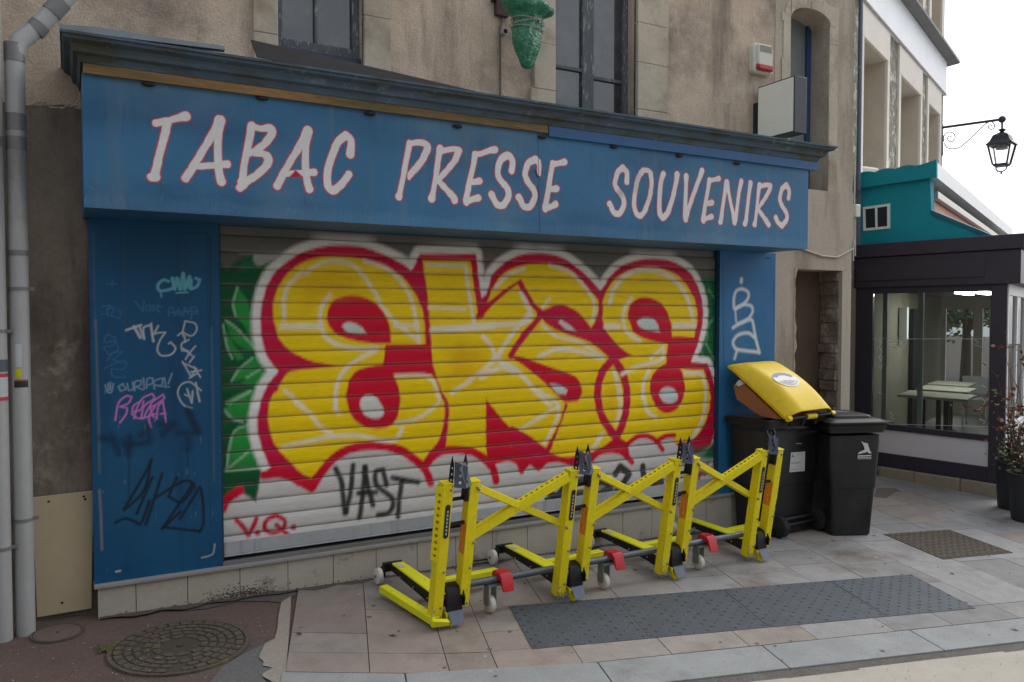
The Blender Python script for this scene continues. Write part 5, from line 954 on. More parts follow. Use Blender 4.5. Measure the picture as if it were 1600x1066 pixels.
# --- planters
def planter(x, y, r, h, lab_, seed, n):
    rr = random.Random(seed); z0 = gz(x, y); t = thing('planter', lab_, 'planter', (x, y, z0), 0, 'dark planters by the veranda')
    b = MB(); ci = lambda q, z: [(x+q*math.cos(2*math.pi*k/24), y+q*math.sin(2*math.pi*k/24), z0+z) for k in range(24)]
    b.loft([ci(r*.82, 0), ci(r*.86, .03), ci(r, h-.04), ci(r*1.04, h-.035), ci(r*1.04, h), ci(r*.93, h), ci(r*.92, h-.05)]); b.build('pot', M('pot_black', C(42, 44, 48), .5, n=(6, .12)), t, True)
    tp_ = thing('shrub', lab_.replace('dark round planter', 'straggly shrub').replace('with', 'with thin stems and'), 'shrub', (x, y, z0+h-.05), 0, 'shrubs in the planters')
    st_ = MB(); lf = MB()
    def leaf(p, s, mi):
        d = Vector((rr.gauss(0, 1), rr.gauss(0, 1), rr.gauss(0, .7))).normalized(); e = d.orthogonal().normalized()*s*.38
        e = Matrix.Rotation(rr.uniform(0, 6.3), 3, d) @ e; c = d*s*.5; u = d.cross(e)*.35
        lf.add([p, p+c+e+u, p+d*s, p+c-e+u], [(0, 1, 2, 3)], mi=mi)
    for k in range(n):
        a = rr.uniform(0, 6.28); ln_ = rr.uniform(.45, 1.3); sp_ = rr.uniform(.1, .42); pts = [Vector((x+rr.uniform(-.5, .5)*r, y+rr.uniform(-.5, .5)*r, z0+h-.06))]
        for j in range(1, 7):
            f = j/6; pts.append(pts[0]+Vector((math.cos(a)*sp_*f**1.4+rr.gauss(0, .015), math.sin(a)*sp_*f**1.4+rr.gauss(0, .015), ln_*f)))
        st_.tube(pts, [.006-.0007*j for j in range(7)], 5)
        for j in range(2, 7):
            for _ in range(rr.choice([0, 1, 1, 2, 3])):
                tw = pts[j]+Vector((rr.gauss(0, .07), rr.gauss(0, .07), rr.gauss(.02, .05))); st_.tube([pts[j], tw], .0022, 4)
                for _ in range(rr.choice([1, 2, 3])): leaf(tw+Vector((rr.gauss(0, .02), rr.gauss(0, .02), rr.gauss(0, .02))), rr.uniform(.035, .065), 0 if rr.random() < .4 else (1 if rr.random() < .75 else 2))
    for _ in range(260):
        p = Vector((x+rr.gauss(0, r*.5), y+rr.gauss(0, r*.5), z0+h+abs(rr.gauss(0, .12)))); leaf(p, rr.uniform(.03, .06), 2 if rr.random() < .8 else 0)
    st_.build('stem', M('stem_brown', C(74, 56, 48), .8), tp_, True); lf.build('foliage', [M('leaf_red', C(122, 60, 50), .6, n=(30, .2)), M('leaf_brown', C(134, 84, 56), .7, n=(30, .2)), M('leaf_green', C(74, 92, 52), .6, n=(30, .25))], tp_, True, smooth=False, recalc=False)
p_ = ong(1578, 800); planter(p_[0]+.18, p_[1]+.06, .17, .50, 'dark round planter with reddish leaves, the one farther from the street', 4, 11)
p_ = ong(1600, 822); planter(p_[0]+.26, p_[1]+.08, .19, .46, 'dark round planter with reddish leaves, the one nearer the street', 9, 12)
# --- trees and a hedge far beyond the veranda, seen through its glass
m_leafg = M('tree_leaf', C(92, 112, 66), .7, n=(2, .3)); m_bark = M('bark', C(88, 76, 64), .9, n=(12, .3))
def tree(x, y, h, r, lab_, seed):
    rr = random.Random(seed); z0 = gz(x, y); t = thing('tree', lab_, 'tree', (x, y, z0), 0, 'trees beyond the veranda'); b = MB()
    b.tube([(x, y, z0), (x+.05, y, z0+h*.35), (x, y+.05, z0+h*.7)], [.16, .12, .05], 10)
    for k in range(6): a = rr.uniform(0, 6.28); b.tube([(x, y, z0+h*.35), (x+r*.6*math.cos(a), y+r*.6*math.sin(a), z0+h*rr.uniform(.55, .85))], [.06, .02], 6)
    b.build('trunk', m_bark, t, True); lf = MB(); cl = [(rr.gauss(0, r*.45), rr.gauss(0, r*.45), h*.65+rr.gauss(0, h*.15), r*rr.uniform(.25, .5)) for _ in range(14)]
    for _ in range(2600):
        c_ = rr.choice(cl); d = Vector((rr.gauss(0, 1), rr.gauss(0, 1), rr.gauss(0, 1))).normalized()*c_[3]*rr.random()**.4; p = Vector((x+c_[0], y+c_[1], z0+c_[2]))+d
        u = Vector((rr.gauss(0, 1), rr.gauss(0, 1), rr.gauss(0, 1))).normalized()*.11; v = u.orthogonal().normalized()*.06; lf.add([p-u, p+v, p+u, p-v], [(0, 1, 2, 3)])
    lf.build('crown', m_leafg, t, True, smooth=False, recalc=False)
tree(24, 14.6, 4.2, 1.6, 'left leafy tree seen through the veranda glass', 2); tree(27.5, 15.4, 4.8, 1.9, 'right leafy tree seen through the veranda glass', 5)

# ================================================================== BINS
m_bin = M('bin_plastic', C(20, 22, 25), .5, n=(5, .14), n2=(60, .10), col2=(2.5, .54, .76, C(42, 43, 44)), streak=(9, .60, .74, C(48, 48, 47)), bump=(120, .08, .002)); m_bink = M('bin_black', C(17, 18, 20), .5)
m_yel = M('bin_yellow', C(238, 204, 22), .45, n=(4, .07), n2=(30, .06), col2=(5, .58, .78, C(200, 168, 50)), patch=(40, .68, .70, C(150, 124, 52)), bump=(60, .05, .002))
def rquad(c, r=.035, n=4):                       # rounded quad ring (counter-clockwise corners, 3-D)
    o = []; c = [Vector(p) for p in c]
    for i in range(4):
        p, a, b_ = c[i], (c[i-1]-c[i]).normalized(), (c[(i+1) % 4]-c[i]).normalized()
        for k in range(n): t = k/(n-1); o.append(p+a*r*(1-t)**2+b_*r*t**2)
    return o
def quadz(O, e1, e2, w0, w1, d0, d1, z): return [(O[0]+e1[0]*a+e2[0]*b_, O[1]+e1[1]*a+e2[1]*b_, z) for a, b_ in ((w0, d0), (w1, d0), (w1, d1), (w0, d1))]
def bin_body(t, O, e1, e2, wb, db, wt_, dt_, z0, zt, mat):
    b = MB(); ow, od = (wt_-wb)/2, (dt_-db)/2
    q = lambda f, z, g_=0: rquad(quadz(O, e1, e2, -ow*f-g_, wb+ow*f+g_, -od*f-g_, db+od*f+g_, z))
    H = zt-z0; b.loft([q(-.06, z0), q(0, z0+.02), q(.42, z0+H*.42), q(.44, z0+H*.425, .004), q(.86, z0+H*.86, .004), q(.87, z0+H*.87, .0), q(.9, z0+H*.90, .0)])
    body = b.build('body', mat, t, True)
    b = MB(); b.loft([q(.9, zt-.075, .0), q(.95, zt-.07, .022), q(.97, zt-.04, .022), q(.97, zt-.038, .03), q(1, zt-.005, .032), q(1, zt, .026), q(1, zt, -.01), q(.95, zt-.05, -.012)], cap=False); b.build('rim', m_bink, t, True)
    return body
# right hand bin: closed lid
A2, B2 = ong(1300, 838), ong(1361, 837); e1 = (B2-A2)[:2]; wB = float(np.hypot(*e1)); e1 = e1/wB; e2 = np.array([-e1[1], e1[0]])
z0 = gz(*A2[:2])
bn = thing('wheelie_bin', 'black wheelie bin with closed black lid and a small white bird logo', 'bin', tuple(A2), 0, 'wheelie bins by the shop')
bin_body(bn, A2, e1, e2, wB, .40, .475, .50, z0, z0+.965, m_bin)
ow, od = (.475-wB)/2, .05
b = MB(); Q = lambda g_, z: rquad(quadz(A2, e1, e2, -ow-g_, wB+ow+g_, -od-g_-.02, .40+od+g_, z), .05)
b.loft([Q(.03, z0+.966), Q(.036, z0+.97), Q(.036, z0+.988), Q(.02, z0+.992), Q(-.0, z0+1.004), Q(-.02, z0+1.012)]); b.loft([Q(-.055, z0+1.012), Q(-.065, z0+1.035), Q(-.10, z0+1.043)])
lip = quadz(A2, e1, e2, wB+ow+.0, wB+ow+.10, -od-.03, .40+od+.02, 0)
b.loft([[(p[0], p[1], z0+z) for p in lip] for z in (.972, .986)]); b.build('lid', m_bink, bn, True, bevel=.004)
b = MB(); cxy = A2[:2]+e1*(wB*.5-.02)+e2*.2
b.loft([[(cxy[0]+e1[0]*.10*math.cos(a)+e2[0]*.07*math.sin(a), cxy[1]+e1[1]*.10*math.cos(a)+e2[1]*.07*math.sin(a), z0+z) for a in np.linspace(0, 2*math.pi, 25)[:-1]] for z in (1.043, 1.046)]); b.build('lid_badge', M('badge_grey', C(90, 92, 94), .5), bn, True)
# logo on the street face
fn = np.array([-e2[0], -e2[1]])
def face_pt(px, py, O, off):                     # on the tilted front face
    d = ray(px, py); k = od/.965; n3 = np.array([e2[0], e2[1], k]); 
    P0 = np.array([O[0], O[1], z0])+np.array([fn[0], fn[1], 0])*off; return d*((P0@n3)/(d@n3))
Zb = lambda X, Y: (1100+X/3.331, 540+Y/3.331)
lg = MB()
for q in ([(818, 498), (830, 505), (852, 510), (862, 545), (872, 560), (858, 562), (848, 552), (842, 556), (800, 566), (806, 556), (836, 542), (832, 525)], [(800, 572), (870, 570), (870, 576), (800, 578)]): lg.prism([face_pt(*Zb(*p), A2, .009) for p in q], tuple(np.array([fn[0], fn[1], 0])*.002))
for k, x in enumerate(range(800, 870, 8)): lg.prism([face_pt(*Zb(*p), A2, .009) for p in ((x, 580+(k % 3 == 1)*2), (x+5, 580), (x+5, 587), (x, 587))], tuple(np.array([fn[0], fn[1], 0])*.002))
lg.prism([face_pt(*Zb(*p), A2, .009) for p in ((800, 589.5), (870, 589.5), (870, 591), (800, 591))], tuple(np.array([fn[0], fn[1], 0])*.002)); lg.build('logo', M('logo_white', C(206, 208, 208), .5), bn, True, smooth=False, recalc=True)
# left hand bin: yellow lid propped open
O1 = np.array([5.12, 4.775]); e1b = np.array([.999, .045]); e2b = np.array([-.17, .985]); z1 = gz(*O1)
bn1 = thing('wheelie_bin', 'dark grey wheelie bin with its yellow lid propped open on a cardboard box', 'bin', (O1[0], O1[1], z1), 0, 'wheelie bins by the shop')
bin_body(bn1, O1, e1b, e2b, .555, .33, .665, .40, z1, z1+1.0, m_bin)
wc = MB()
for s_ in (.06, .5):
    c = O1+e1b*s_-e2b*.0; pp = [Vector((*(c+e1b*q), z1+.092)) for q in (-.025, .025)]; wc.tube(pp, .092, 20); wc.tube([Vector((*(c+e1b*(-.03)), z1+.092)), Vector((*(c+e1b*.03), z1+.092))], .035, 12)
# wheels sit proud of the hinge side
wc = None
for s_ in (.07, .575):
    c = O1+e1b*s_-e2b*.045; w_ = MB(); w_.tube([Vector((*(c+e1b*q), z1+.092)) for q in (-.03, -.026, .026, .03)], [.084, .092, .092, .084], 22); w_.build('wheel', M('rubber', C(28, 28, 29), .8), bn1, True); 
ax = MB(); ax.tube([(*(O1+e1b*.07-e2b*.045), z1+.092), (*(O1+e1b*.575-e2b*.045), z1+.092)], .012, 8); ax.tube([(*(O1+e1b*.12-e2b*.03), z1+.14), (*(O1+e1b*.50-e2b*.03), z1+.14)], .018, 8); ax.build('axle', m_bink, bn1, True)
# lid: hinge line from two sight lines, swung up over the box
NLp, NRp = ony(1227, 656, 4.665), ony(1300, 647, 4.675); hd = (NRp-NLp); lw = float(np.linalg.norm(hd)); hd = hd/lw
FLp = ony(1136, 570, 5.12); wv = FLp-NLp; Ll = float(np.linalg.norm(wv)); wv = wv/Ll; nv = np.cross(hd, wv); nv = nv/np.linalg.norm(nv)
if nv[2] < 0: nv = -nv
LP = lambda a, l, h: Vector(NLp+hd*a*lw+wv*l*Ll+nv*h)
na, nl = 14, 18; top_, bot_ = [], []
for j in range(nl+1):
    l = j/nl
    for i in range(na+1):
        a = i/na; edge = min(a, 1-a)*lw; ef = min(1, max(0, (edge-.012)/.045)); ef = ef*ef*(3-2*ef); le = min(1, max(0, (1-l)*Ll/.06)); le = math.sqrt(le) if le < 1 else 1
        pan = .030+.070*math.sin(math.pi*min(1, .15+.85*l)) *ef; rib = .016*ef if .20 < a < .80 else 0
        h = (.012+pan*ef+rib)*le+.004; top_.append(LP(a, l, h)); bot_.append(LP(a, l, h-.012-(.040 if edge < .012 else 0)))
b = MB(); ix = lambda i, j: j*(na+1)+i; n_ = len(top_)
fs = [(ix(i, j), ix(i+1, j), ix(i+1, j+1), ix(i, j+1)) for j in range(nl) for i in range(na)]; fs += [tuple(n_+q for q in f[::-1]) for f in fs]
bd_ = [ix(i, 0) for i in range(na)]+[ix(na, j) for j in range(nl)]+[ix(na-i, nl) for i in range(na)]+[ix(0, nl-j) for j in range(nl)]
fs += [(bd_[k], n_+bd_[k], n_+bd_[(k+1) % len(bd_)], bd_[(k+1) % len(bd_)]) for k in range(len(bd_))]
b.add(top_+bot_, fs); lid = b.build('lid', m_yel, bn1, True); sm = lid.modifiers.new('smooth', 'SUBSURF'); sm.levels = 1; sm.render_levels = 1
b = MB()
for a0, a1 in ((.0, .07), (.40, .60), (.93, 1.0)): b = MB(); b.tube([LP(a0, -.012, .018), LP(a1, -.012, .018)], .024, 12); b.build('lid_knuckle', m_yel, lid)
b = MB(); b.tube([LP(.06, -.012, .018), LP(.42, -.012, .018)], .017, 12); b.tube([LP(.58, -.012, .018), LP(.94, -.012, .018)], .017, 12)
for a in (.12, .36, .64, .88): b.tube([LP(a, -.012, .018), LP(a, -.012, .018)+Vector((.0, .03, -.07))], .018, 8)
b.build('hinge_bar', m_bink, bn1, True)
b = MB(); n = 28; rr_ = lambda f, h0: [LP(.46+.26*f*math.cos(2*math.pi*k/n), .52+.165*f*math.sin(2*math.pi*k/n), .0) for k in range(n)]
def lid_h(a, l): 
    edge = min(a, 1-a)*lw; ef = min(1, max(0, (edge-.012)/.045)); ef = ef*ef*(3-2*ef); return .012+(.030+.070*math.sin(math.pi*min(1, .15+.85*l))*ef)*ef+(.016*ef if .20 < a < .80 else 0)+.004
def decal(mb, f0_, f1_, a0, a1, mi, n=20, dh=.004):
    vs = []
    for f in (f0_, f1_):
        for k in range(n+1): t = a0+(a1-a0)*k/n; a, l = .46+.235*f*math.cos(t), .50+.135*f*math.sin(t); vs.append(LP(a, l, lid_h(a, l)+dh))
    mb.add(vs, [(k, k+1, n+2+k, n+1+k) for k in range(n)], mi=mi)
decal(b, 0.0, 1.0, 0, 2*math.pi, 0, 30); decal(b, .62, .97, R_(20), R_(150), 1, 16, .0055); decal(b, .2, .6, R_(200), R_(330), 2, 12, .0055); decal(b, .72, .8, R_(190), R_(340), 2, 12, .0055)
b.build('lid_sticker', [M('sticker_pale', C(214, 212, 206), .4), M('sticker_blue', C(48, 72, 140), .4), M('sticker_print', C(170, 168, 168), .5)], lid, smooth=False)
od1 = (.40-.33)/2
def fpt1(px, py, off=.008):
    nn = np.array([.045*1, -.999*1, 0]); n3 = np.array([-e1b[1], e1b[0], od1]); P0 = np.array([O1[0], O1[1], z1])-np.array([-e1b[1], e1b[0], 0])*off; d = ray(px, py); return d*((P0@n3)/(d@n3))
nrm1 = np.array([e1b[1], -e1b[0], 0])
lb_ = MB(); lb_.prism([fpt1(*Zb(*p)) for p in ((452, 557), (526, 551), (523, 653), (444, 660))], tuple(nrm1*.002)); lbo = lb_.build('label', M('paper_white', C(196, 196, 198), .6), bn1, True, smooth=False)
lt_ = MB(); lt_.prism([fpt1(*Zb(*p), .0115) for p in ((456, 582), (462, 566), (470, 580))], tuple(nrm1*.001), mi=0)
for y, x1_ in ((566, 512), (610, 500), (614, 506), (645, 515)): lt_.prism([fpt1(*Zb(*p), .0115) for p in ((452 if y > 600 else 480, y), (x1_, y-5), (x1_, y-3), (452 if y > 600 else 480, y+2))], tuple(nrm1*.001), mi=1)
for x in (478, 486, 494, 502): lt_.prism([fpt1(*Zb(*p), .0115) for p in ((x, 508), (x+6, 508), (x+6, 513), (x, 513))], tuple(nrm1*.001), mi=1)
lt_.build('label_print', [M('print_green', C(60, 140, 90), .6), M('print_grey', C(150, 152, 156), .6)], lbo, smooth=False)
# cardboard box sticking out from under the lid
cbx = thing('cardboard_box', 'brown cardboard box jammed under the propped yellow lid', 'box', tuple(ony(1180, 620, 4.95)))
vn_ = np.array([(FLp-NLp)[1], -(FLp-NLp)[0], 0]); vn_ = vn_/np.linalg.norm(vn_)       # upright plane under the left edge of the lid
def under(px, py, off=.02): d = ray(px, py); P0 = NLp+hd*off; return d*((P0@vn_)/(d@vn_))
b = MB(); q = [LP(.035, .72, -.035), LP(.035, .05, -.035), Vector(under(1212, 655)), Vector(under(1188, 650)), Vector(under(1151, 624)), Vector(under(1146, 602))]
b.prism(q, hd*.40-np.array([0, 0, .015])); b.build('carton', M('cardboard', C(150, 94, 58), .85, n=(4, .1), n2=(50, .06)), cbx, True, smooth=False)
b = MB(); b.prism([tuple(under(*p, .0)) for p in ((1149, 601), (1154, 594), (1161, 600), (1154, 604))], (.03, .0, .0)); b.build('paper_scrap', M('paper_white', C(196, 196, 198), .6), cbx, True, smooth=False)

# ================================================================== VEHICLE BARRIERS
m_by = M('barrier_yellow', C(234, 216, 24), .5, spec=.3, n=(5, .08), n2=(40, .06), col2=(9, .62, .74, C(204, 166, 28)), bump=(40, .08, .002), patch=(34, .655, .68, C(104, 78, 50)), streak=(22, .66, .80, C(160, 134, 40)))
m_bl = M('barrier_lime', C(224, 224, 36), .5, spec=.25, n=(5, .10), patch=(30, .64, .68, C(120, 100, 50)), col2=(9, .60, .74, C(170, 150, 40))); m_bk = M('black_steel', C(26, 26, 28), .5, .3, n=(20, .2)); m_st = M('grey_steel', C(84, 92, 106), .45, .3, n=(10, .15))
m_tube = M('grey_tube', C(96, 102, 110), .45, .5, n=(8, .1)); m_red = M('red_cover', C(190, 16, 34), .4, n=(12, .15)); m_wh = M('nylon_wheel', C(206, 202, 192), .5, n=(6, .08)); m_bolt = M('bolt_steel', C(150, 146, 140), .35, .8)
m_or = M('orange_sticker', C(226, 140, 20), .5, n=(60, .5))
RZ = math.atan2(.053, .9); SPC = .888; TILT = R_(7)
Tm = Matrix.Rotation(TILT, 4, 'X')
P0s = [(1.822, 4.235), (2.708, 4.288), (3.592, 4.341), (4.473, 4.394)]
blab = ['yellow vehicle barrier module at the left end, a drilled arm folded on its post', 'second yellow vehicle barrier module from the left, behind the first red caster', 'third yellow vehicle barrier module from the left, with crossed arms on both sides', 'yellow vehicle barrier module at the right end, in front of the dark bin']
def channel(mb, x0, x1, y0, y1, z0, z1, t=.006, X=None):    # U section open to the back (+y), with small return lips
    mb.box((x0, y0, z0), (x1, y0+t, z1), X); mb.box((x0, y0+t, z0), (x0+t, y1, z1), X); mb.box((x1-t, y0+t, z0), (x1, y1, z1), X); mb.box((x0+t, y1-t, z0), (x0+.022, y1, z1), X); mb.box((x1-.022, y1-t, z0), (x1-t, y1, z1), X)
HP = .865
def module(first):
    t = thing('vehicle_barrier', blab[0], 'barrier', (0, 0, 0), 0, 'yellow anti-vehicle barriers')
    # left post (to the ground) and right post (stops short)
    for (xc, zb) in ((.004, .035), (.176, .10)):
        b = MB(); channel(b, xc-.032, xc+.032, -.035, .035, zb, HP, X=Tm); b.prism([(xc-.035, -.038, HP), (xc+.035, -.038, HP), (xc+.035, .030, HP), (xc-.035, .030, HP)], (0, 0, .006), Tm); b.build('post', m_by, t, bevel=.003)
        for z in (HP-.035, .34 if xc else .30, .12):
            b = MB(); b.sph(Tm @ Vector((xc+.016, -.038, z)), .008, n=8); b.build('bolt', m_bolt, t)
    b = MB(); q = [(-.012+.022*math.cos(a)*.75, HP-.22+(.085 if math.sin(a) > 0 else -.085)+.016*math.sin(a)) for a in np.linspace(0, 2*math.pi, 17)[:-1]]
    b.prism([(x+.022, -.0365, z) for x, z in q], (0, -.0015, 0), Tm); o = b.build('name_sticker', M('sticker_black2', C(30, 30, 34), .4), t, smooth=False)
    b = MB()
    for k in range(7): b.box((.005, -.0392, HP-.30+k*.022), (.016, -.0384, HP-.286+k*.022), Tm)
    b.build('sticker_print', M('print_light', C(170, 172, 176), .5), o, smooth=False)
    b = MB(); b.box((.176-.0335, -.03, HP-.44), (.176-.0322, .03, HP-.25), Tm); b.build('warning_sticker', m_or, t, smooth=False)
    # coupling pins between the posts
    for z in (HP-.105, HP-.255):
        b = MB(); b.tube([Tm @ Vector((.036, .0, z)), Tm @ Vector((.144, .0, z+.004))], .011, 10); b.build('coupling_pin', m_bk, t)
    b = MB(); b.box((.114, -.042, HP-.115), (.143, .02, HP-.02), Tm); b.build('hinge_block', m_bk, t, bevel=.012)
    # spiked catcher plate with drilled faces
    b1, b2, b3 = Vector((.034, -.040, HP-.018)), Vector((.090, -.078, HP-.018)), Vector((.146, -.044, HP-.012)); upv = Vector((-.02, .42, 1)).normalized()
    for p_, q_, w0_, up2 in ((b1, b2, .058, upv), (b2, b3, .060, upv)):
        ex = (q_-p_); w_ = ex.length; X = Tm @ frame(p_, ex, up2-ex.normalized()*up2.dot(ex.normalized()))
        plate('catcher_plate', [(0, 0), (w_, 0), (w_+(.004 if p_ is b2 else 0), .140 if p_ is b2 else .122), (-(.010 if p_ is b1 else 0), .122 if p_ is b2 else .145)], [(w_*.47, .030, .0085), (w_*.46, .066, .0085), (w_*.45, .102, .0085)], .004, X, m_st, t)
    for p_, tall in ((b1+Vector((-.006, .004, 0)), .172), (b3+Vector((-.026, .02, 0)), .172)):
        ex = Vector((-.20, 1, 0)); X = Tm @ frame(p_, ex, upv-ex.normalized()*upv.dot(ex.normalized())); plate('catcher_spike', [(0, 0), (.040, 0), (.044, .12), (.036, tall), (.012, .125)], [(.022, .035, .008), (.022, .07, .008), (.024, .105, .007)], .004, X, m_bk, t)
    # black foot with polished lip and spikes
    b = MB(); pr = [(.02, .235), (-.035, .225), (-.055, .20), (-.06, .13), (-.065, .085), (-.045, .085), (-.04, .19), (.02, .21)]
    b.prism([(.054, y, z) for y, z in pr], (.104, 0, 0)); b.prism([(.158, .01, .24), (.158, -.055, .215), (.158, -.085, .16), (.158, -.075, .11), (.158, -.03, .11), (.158, .01, .15)], (.008, 0, 0)); b.build('hook_foot', m_bk, t, bevel=.004)
    b = MB(); b.prism([(.058, -.062, .092), (.156, -.062, .092), (.150, -.108, .022), (.066, -.112, .022)], (0, .006, .004)); b.build('lip_plate', m_st, t, bevel=.001, smooth=False)
    b = MB(); b.prism([(.045, -.07, .085), (.058, .02, .085), (.066, -.065, .001)], (.008, .0, 0)); b.prism([(.060, -.05, .06), (.10, -.06, .05), (.125, -.07, .002), (.10, -.075, .025), (.075, -.085, .002)], (.0, .012, 0)); b.build('ground_spike', m_by, t, smooth=False)
    # foot arm going back to the wheel
    b = MB(); b.prism([(.056, .10, .125), (.160, .10, .125), (.142, .74, .135), (.062, .74, .135)], (0, 0, .012)); b.build('foot_plate', m_bl, t, bevel=.003)
    b = MB(); b.prism([(.060, .0, .03), (.060, .05, .13), (.060, .80, .130), (.060, .80, .098), (.060, .25, .065)], (.008, 0, 0)); b.prism([(.135, .0, .03), (.135, .05, .12), (.135, .80, .130), (.135, .80, .098), (.135, .25, .065)], (.008, 0, 0)); b.box((.068, .05, .095), (.135, .78, .118)); b.build('foot_web', m_bk, t, smooth=False)
    b = MB(); b.box((.075, .63, .147), (.105, .715, .149)); b.build('name_plate', M('plate_pale', C(190, 192, 190), .4), t, smooth=False)
    b = MB(); b.box((.02, .78, .075), (.16, .81, .138)); b.box((.012, .77, .045), (.035, .82, .11)); b.build('wheel_bracket', m_bk, t, bevel=.006)
    b = MB(); b.tube([(-.026, .795, .054), (-.021, .795, .054), (.006, .795, .054), (.011, .795, .054)], [.044, .054, .054, .044], 20); w_ = b.build('wheel', m_wh, t); b = MB(); b.tube([(-.036, .795, .054), (.02, .795, .054)], .010, 8); b.build('hub', m_bolt, w_)
    for y in (.2, .4, .6):
        b = MB(); b.sph((.059, y, .08+.02*y), .008, n=8); b.build('bolt', m_bolt, t)
    # long low bar behind the posts, chain bits
    b = MB(); b.bar((.17, .36, .105), (.66, .38, .105), .06, .045); b.build('low_bar', m_bl, t, bevel=.004)
    b = MB(); b.tube([Tm @ Vector((-.03+.012*math.sin(k*.9), -.045+.008*math.cos(k*1.7), .04+.008*k)) for k in range(14)], .0022, 5)
    b2_ = MB(); b2_.tube([Tm @ Vector((.212+.006*math.sin(k*1.3), -.03, .46-.012*k)) for k in range(12)], .002, 5); b2_.build('hanging_chain', m_bolt, t)
    for k in range(5): b.tube([Tm @ Vector((-.04+.02*k+.011*math.cos(a), -.055, .05+.012*(k % 2)+.011*math.sin(a))) for a in np.linspace(0, 2*math.pi, 11)], .002, 4)
    b.build('pin_chain', m_bolt, t)
    return t
def drilled_bar(t, p, q, hs, mat):               # channel bar whose upper flange carries real holes for part of its length
    p, q = Vector(p), Vector(q); d = (q-p); L_ = d.length; d.normalize(); upn = Vector((0, 0, 1)); upn = (upn-d*upn.dot(d)).normalized(); side = d.cross(upn)
    X = frame(p+upn*.028-side*.025, d, side); o = plate('cross_arm', [(0, 0), (L_, 0), (L_, .05), (0, .05)], [(L_*hs*(k+.7)/10, .025, .0115) for k in range(10)], .004, X, mat, t)
    b = MB()
    for s_ in (-.025, .021): b.add([p+side*s_-upn*.027, q+side*s_-upn*.027, q+side*s_+upn*.026, p+side*s_+upn*.026, p+side*(s_+.004)-upn*.027, q+side*(s_+.004)-upn*.027, q+side*(s_+.004)+upn*.026, p+side*(s_+.004)+upn*.026], [(0, 1, 2, 3), (7, 6, 5, 4), (0, 4, 5, 1), (3, 2, 6, 7), (0, 3, 7, 4), (1, 5, 6, 2)])
    pp = p+d*.01; b.add([pp+side*-.02+upn*.012, p+d*L_*hs*1.05+side*-.02+upn*.012, p+d*L_*hs*1.05+side*.02+upn*.012, pp+side*.02+upn*.012], [(0, 1, 2, 3)], mi=1)
    b.build('arm_flange', [mat, M('arm_inside', C(120, 104, 18), .6)], o, smooth=False); return o
def link_parts(t):
    RP_ = Tm @ Vector((.166+.043, -.01, HP-.045)); LN = Tm @ Vector((SPC-.04, -.02, HP-.03))
    b = MB(); b.bar(RP_, Tm @ Vector((SPC-.02, .04, HP-.36)), .05, .042, (0, 0, 1)); b.build('cross_arm', m_by, t, bevel=.003)
    drilled_bar(t, LN, Tm @ Vector((.166+.02, .04, HP-.37)), .52, m_by)
    for z_, x_ in ((HP-.36, SPC-.02), (HP-.37, .20), (HP-.045, .20)):
        b = MB(); b.sph(Tm @ Vector((x_, -.045, z_)), .010, n=8); b.build('bolt', m_bolt, t)
    b = MB(); b.tube([(.19, .03, .195), (SPC-.02, .03, .195)], .022, 14); b.build('tow_tube', m_tube, t)
    ex, ez = .44, .195
    b = MB(); b.prism([(ex, -.005, ez+.045), (ex, .07, ez+.045), (ex, .09, ez+.01), (ex, .05, ez+.0), (ex, -.01, ez+.0), (ex, -.045, ez-.055), (ex, -.055, ez-.06), (ex, -.03, ez+.02)], (.085, 0, 0)); b.build('red_cover', m_red, t, bevel=.006)
    b = MB(); c = Vector((ex-.045, .02, .053)); b.tube([c+Vector((q, 0, 0)) for q in (-.020, -.015, .015, .020)], [.042, .052, .052, .042], 20); w_ = b.build('caster_wheel', m_wh, t)
    b = MB(); b.box((ex-.075, -.01, .05), (ex-.07, .05, .17)); b.box((ex-.022, -.01, .05), (ex-.016, .05, .17)); b.box((ex-.075, -.01, .165), (ex+.08, .06, .175)); b.tube([c-Vector((.036, 0, 0)), c+Vector((.03, 0, 0))], .009, 8); b.build('caster_fork', M('fork_grey', C(140, 146, 146), .4, .6), w_, smooth=False)
def children(o): return [c for c in bpy.data.objects if c.parent == o]
def place(t, k):
    x, y = P0s[k]; z = gz(x, y)+.004; t.location = (x, y, z); n = math.atan2(GX, 1)
    t.matrix_basis = Matrix.Translation((x, y, z)) @ Matrix.Rotation(RZ, 4, 'Z') @ Matrix.Rotation(-math.atan(GX), 4, 'Y') @ Matrix.Rotation(math.atan(GY), 4, 'X'); t['label'] = blab[k]
def copy_tree(o, parent=None):
    c = o.copy(); col.objects.link(c); c.parent = parent
    for ch in children(o): copy_tree(ch, c)
    return c
proto = module(True)
last = copy_tree(proto)                          # the right end has no crossed arms
link_parts(proto)
mods = [proto, copy_tree(proto), copy_tree(proto), last]
for k, t in enumerate(mods): place(t, k)
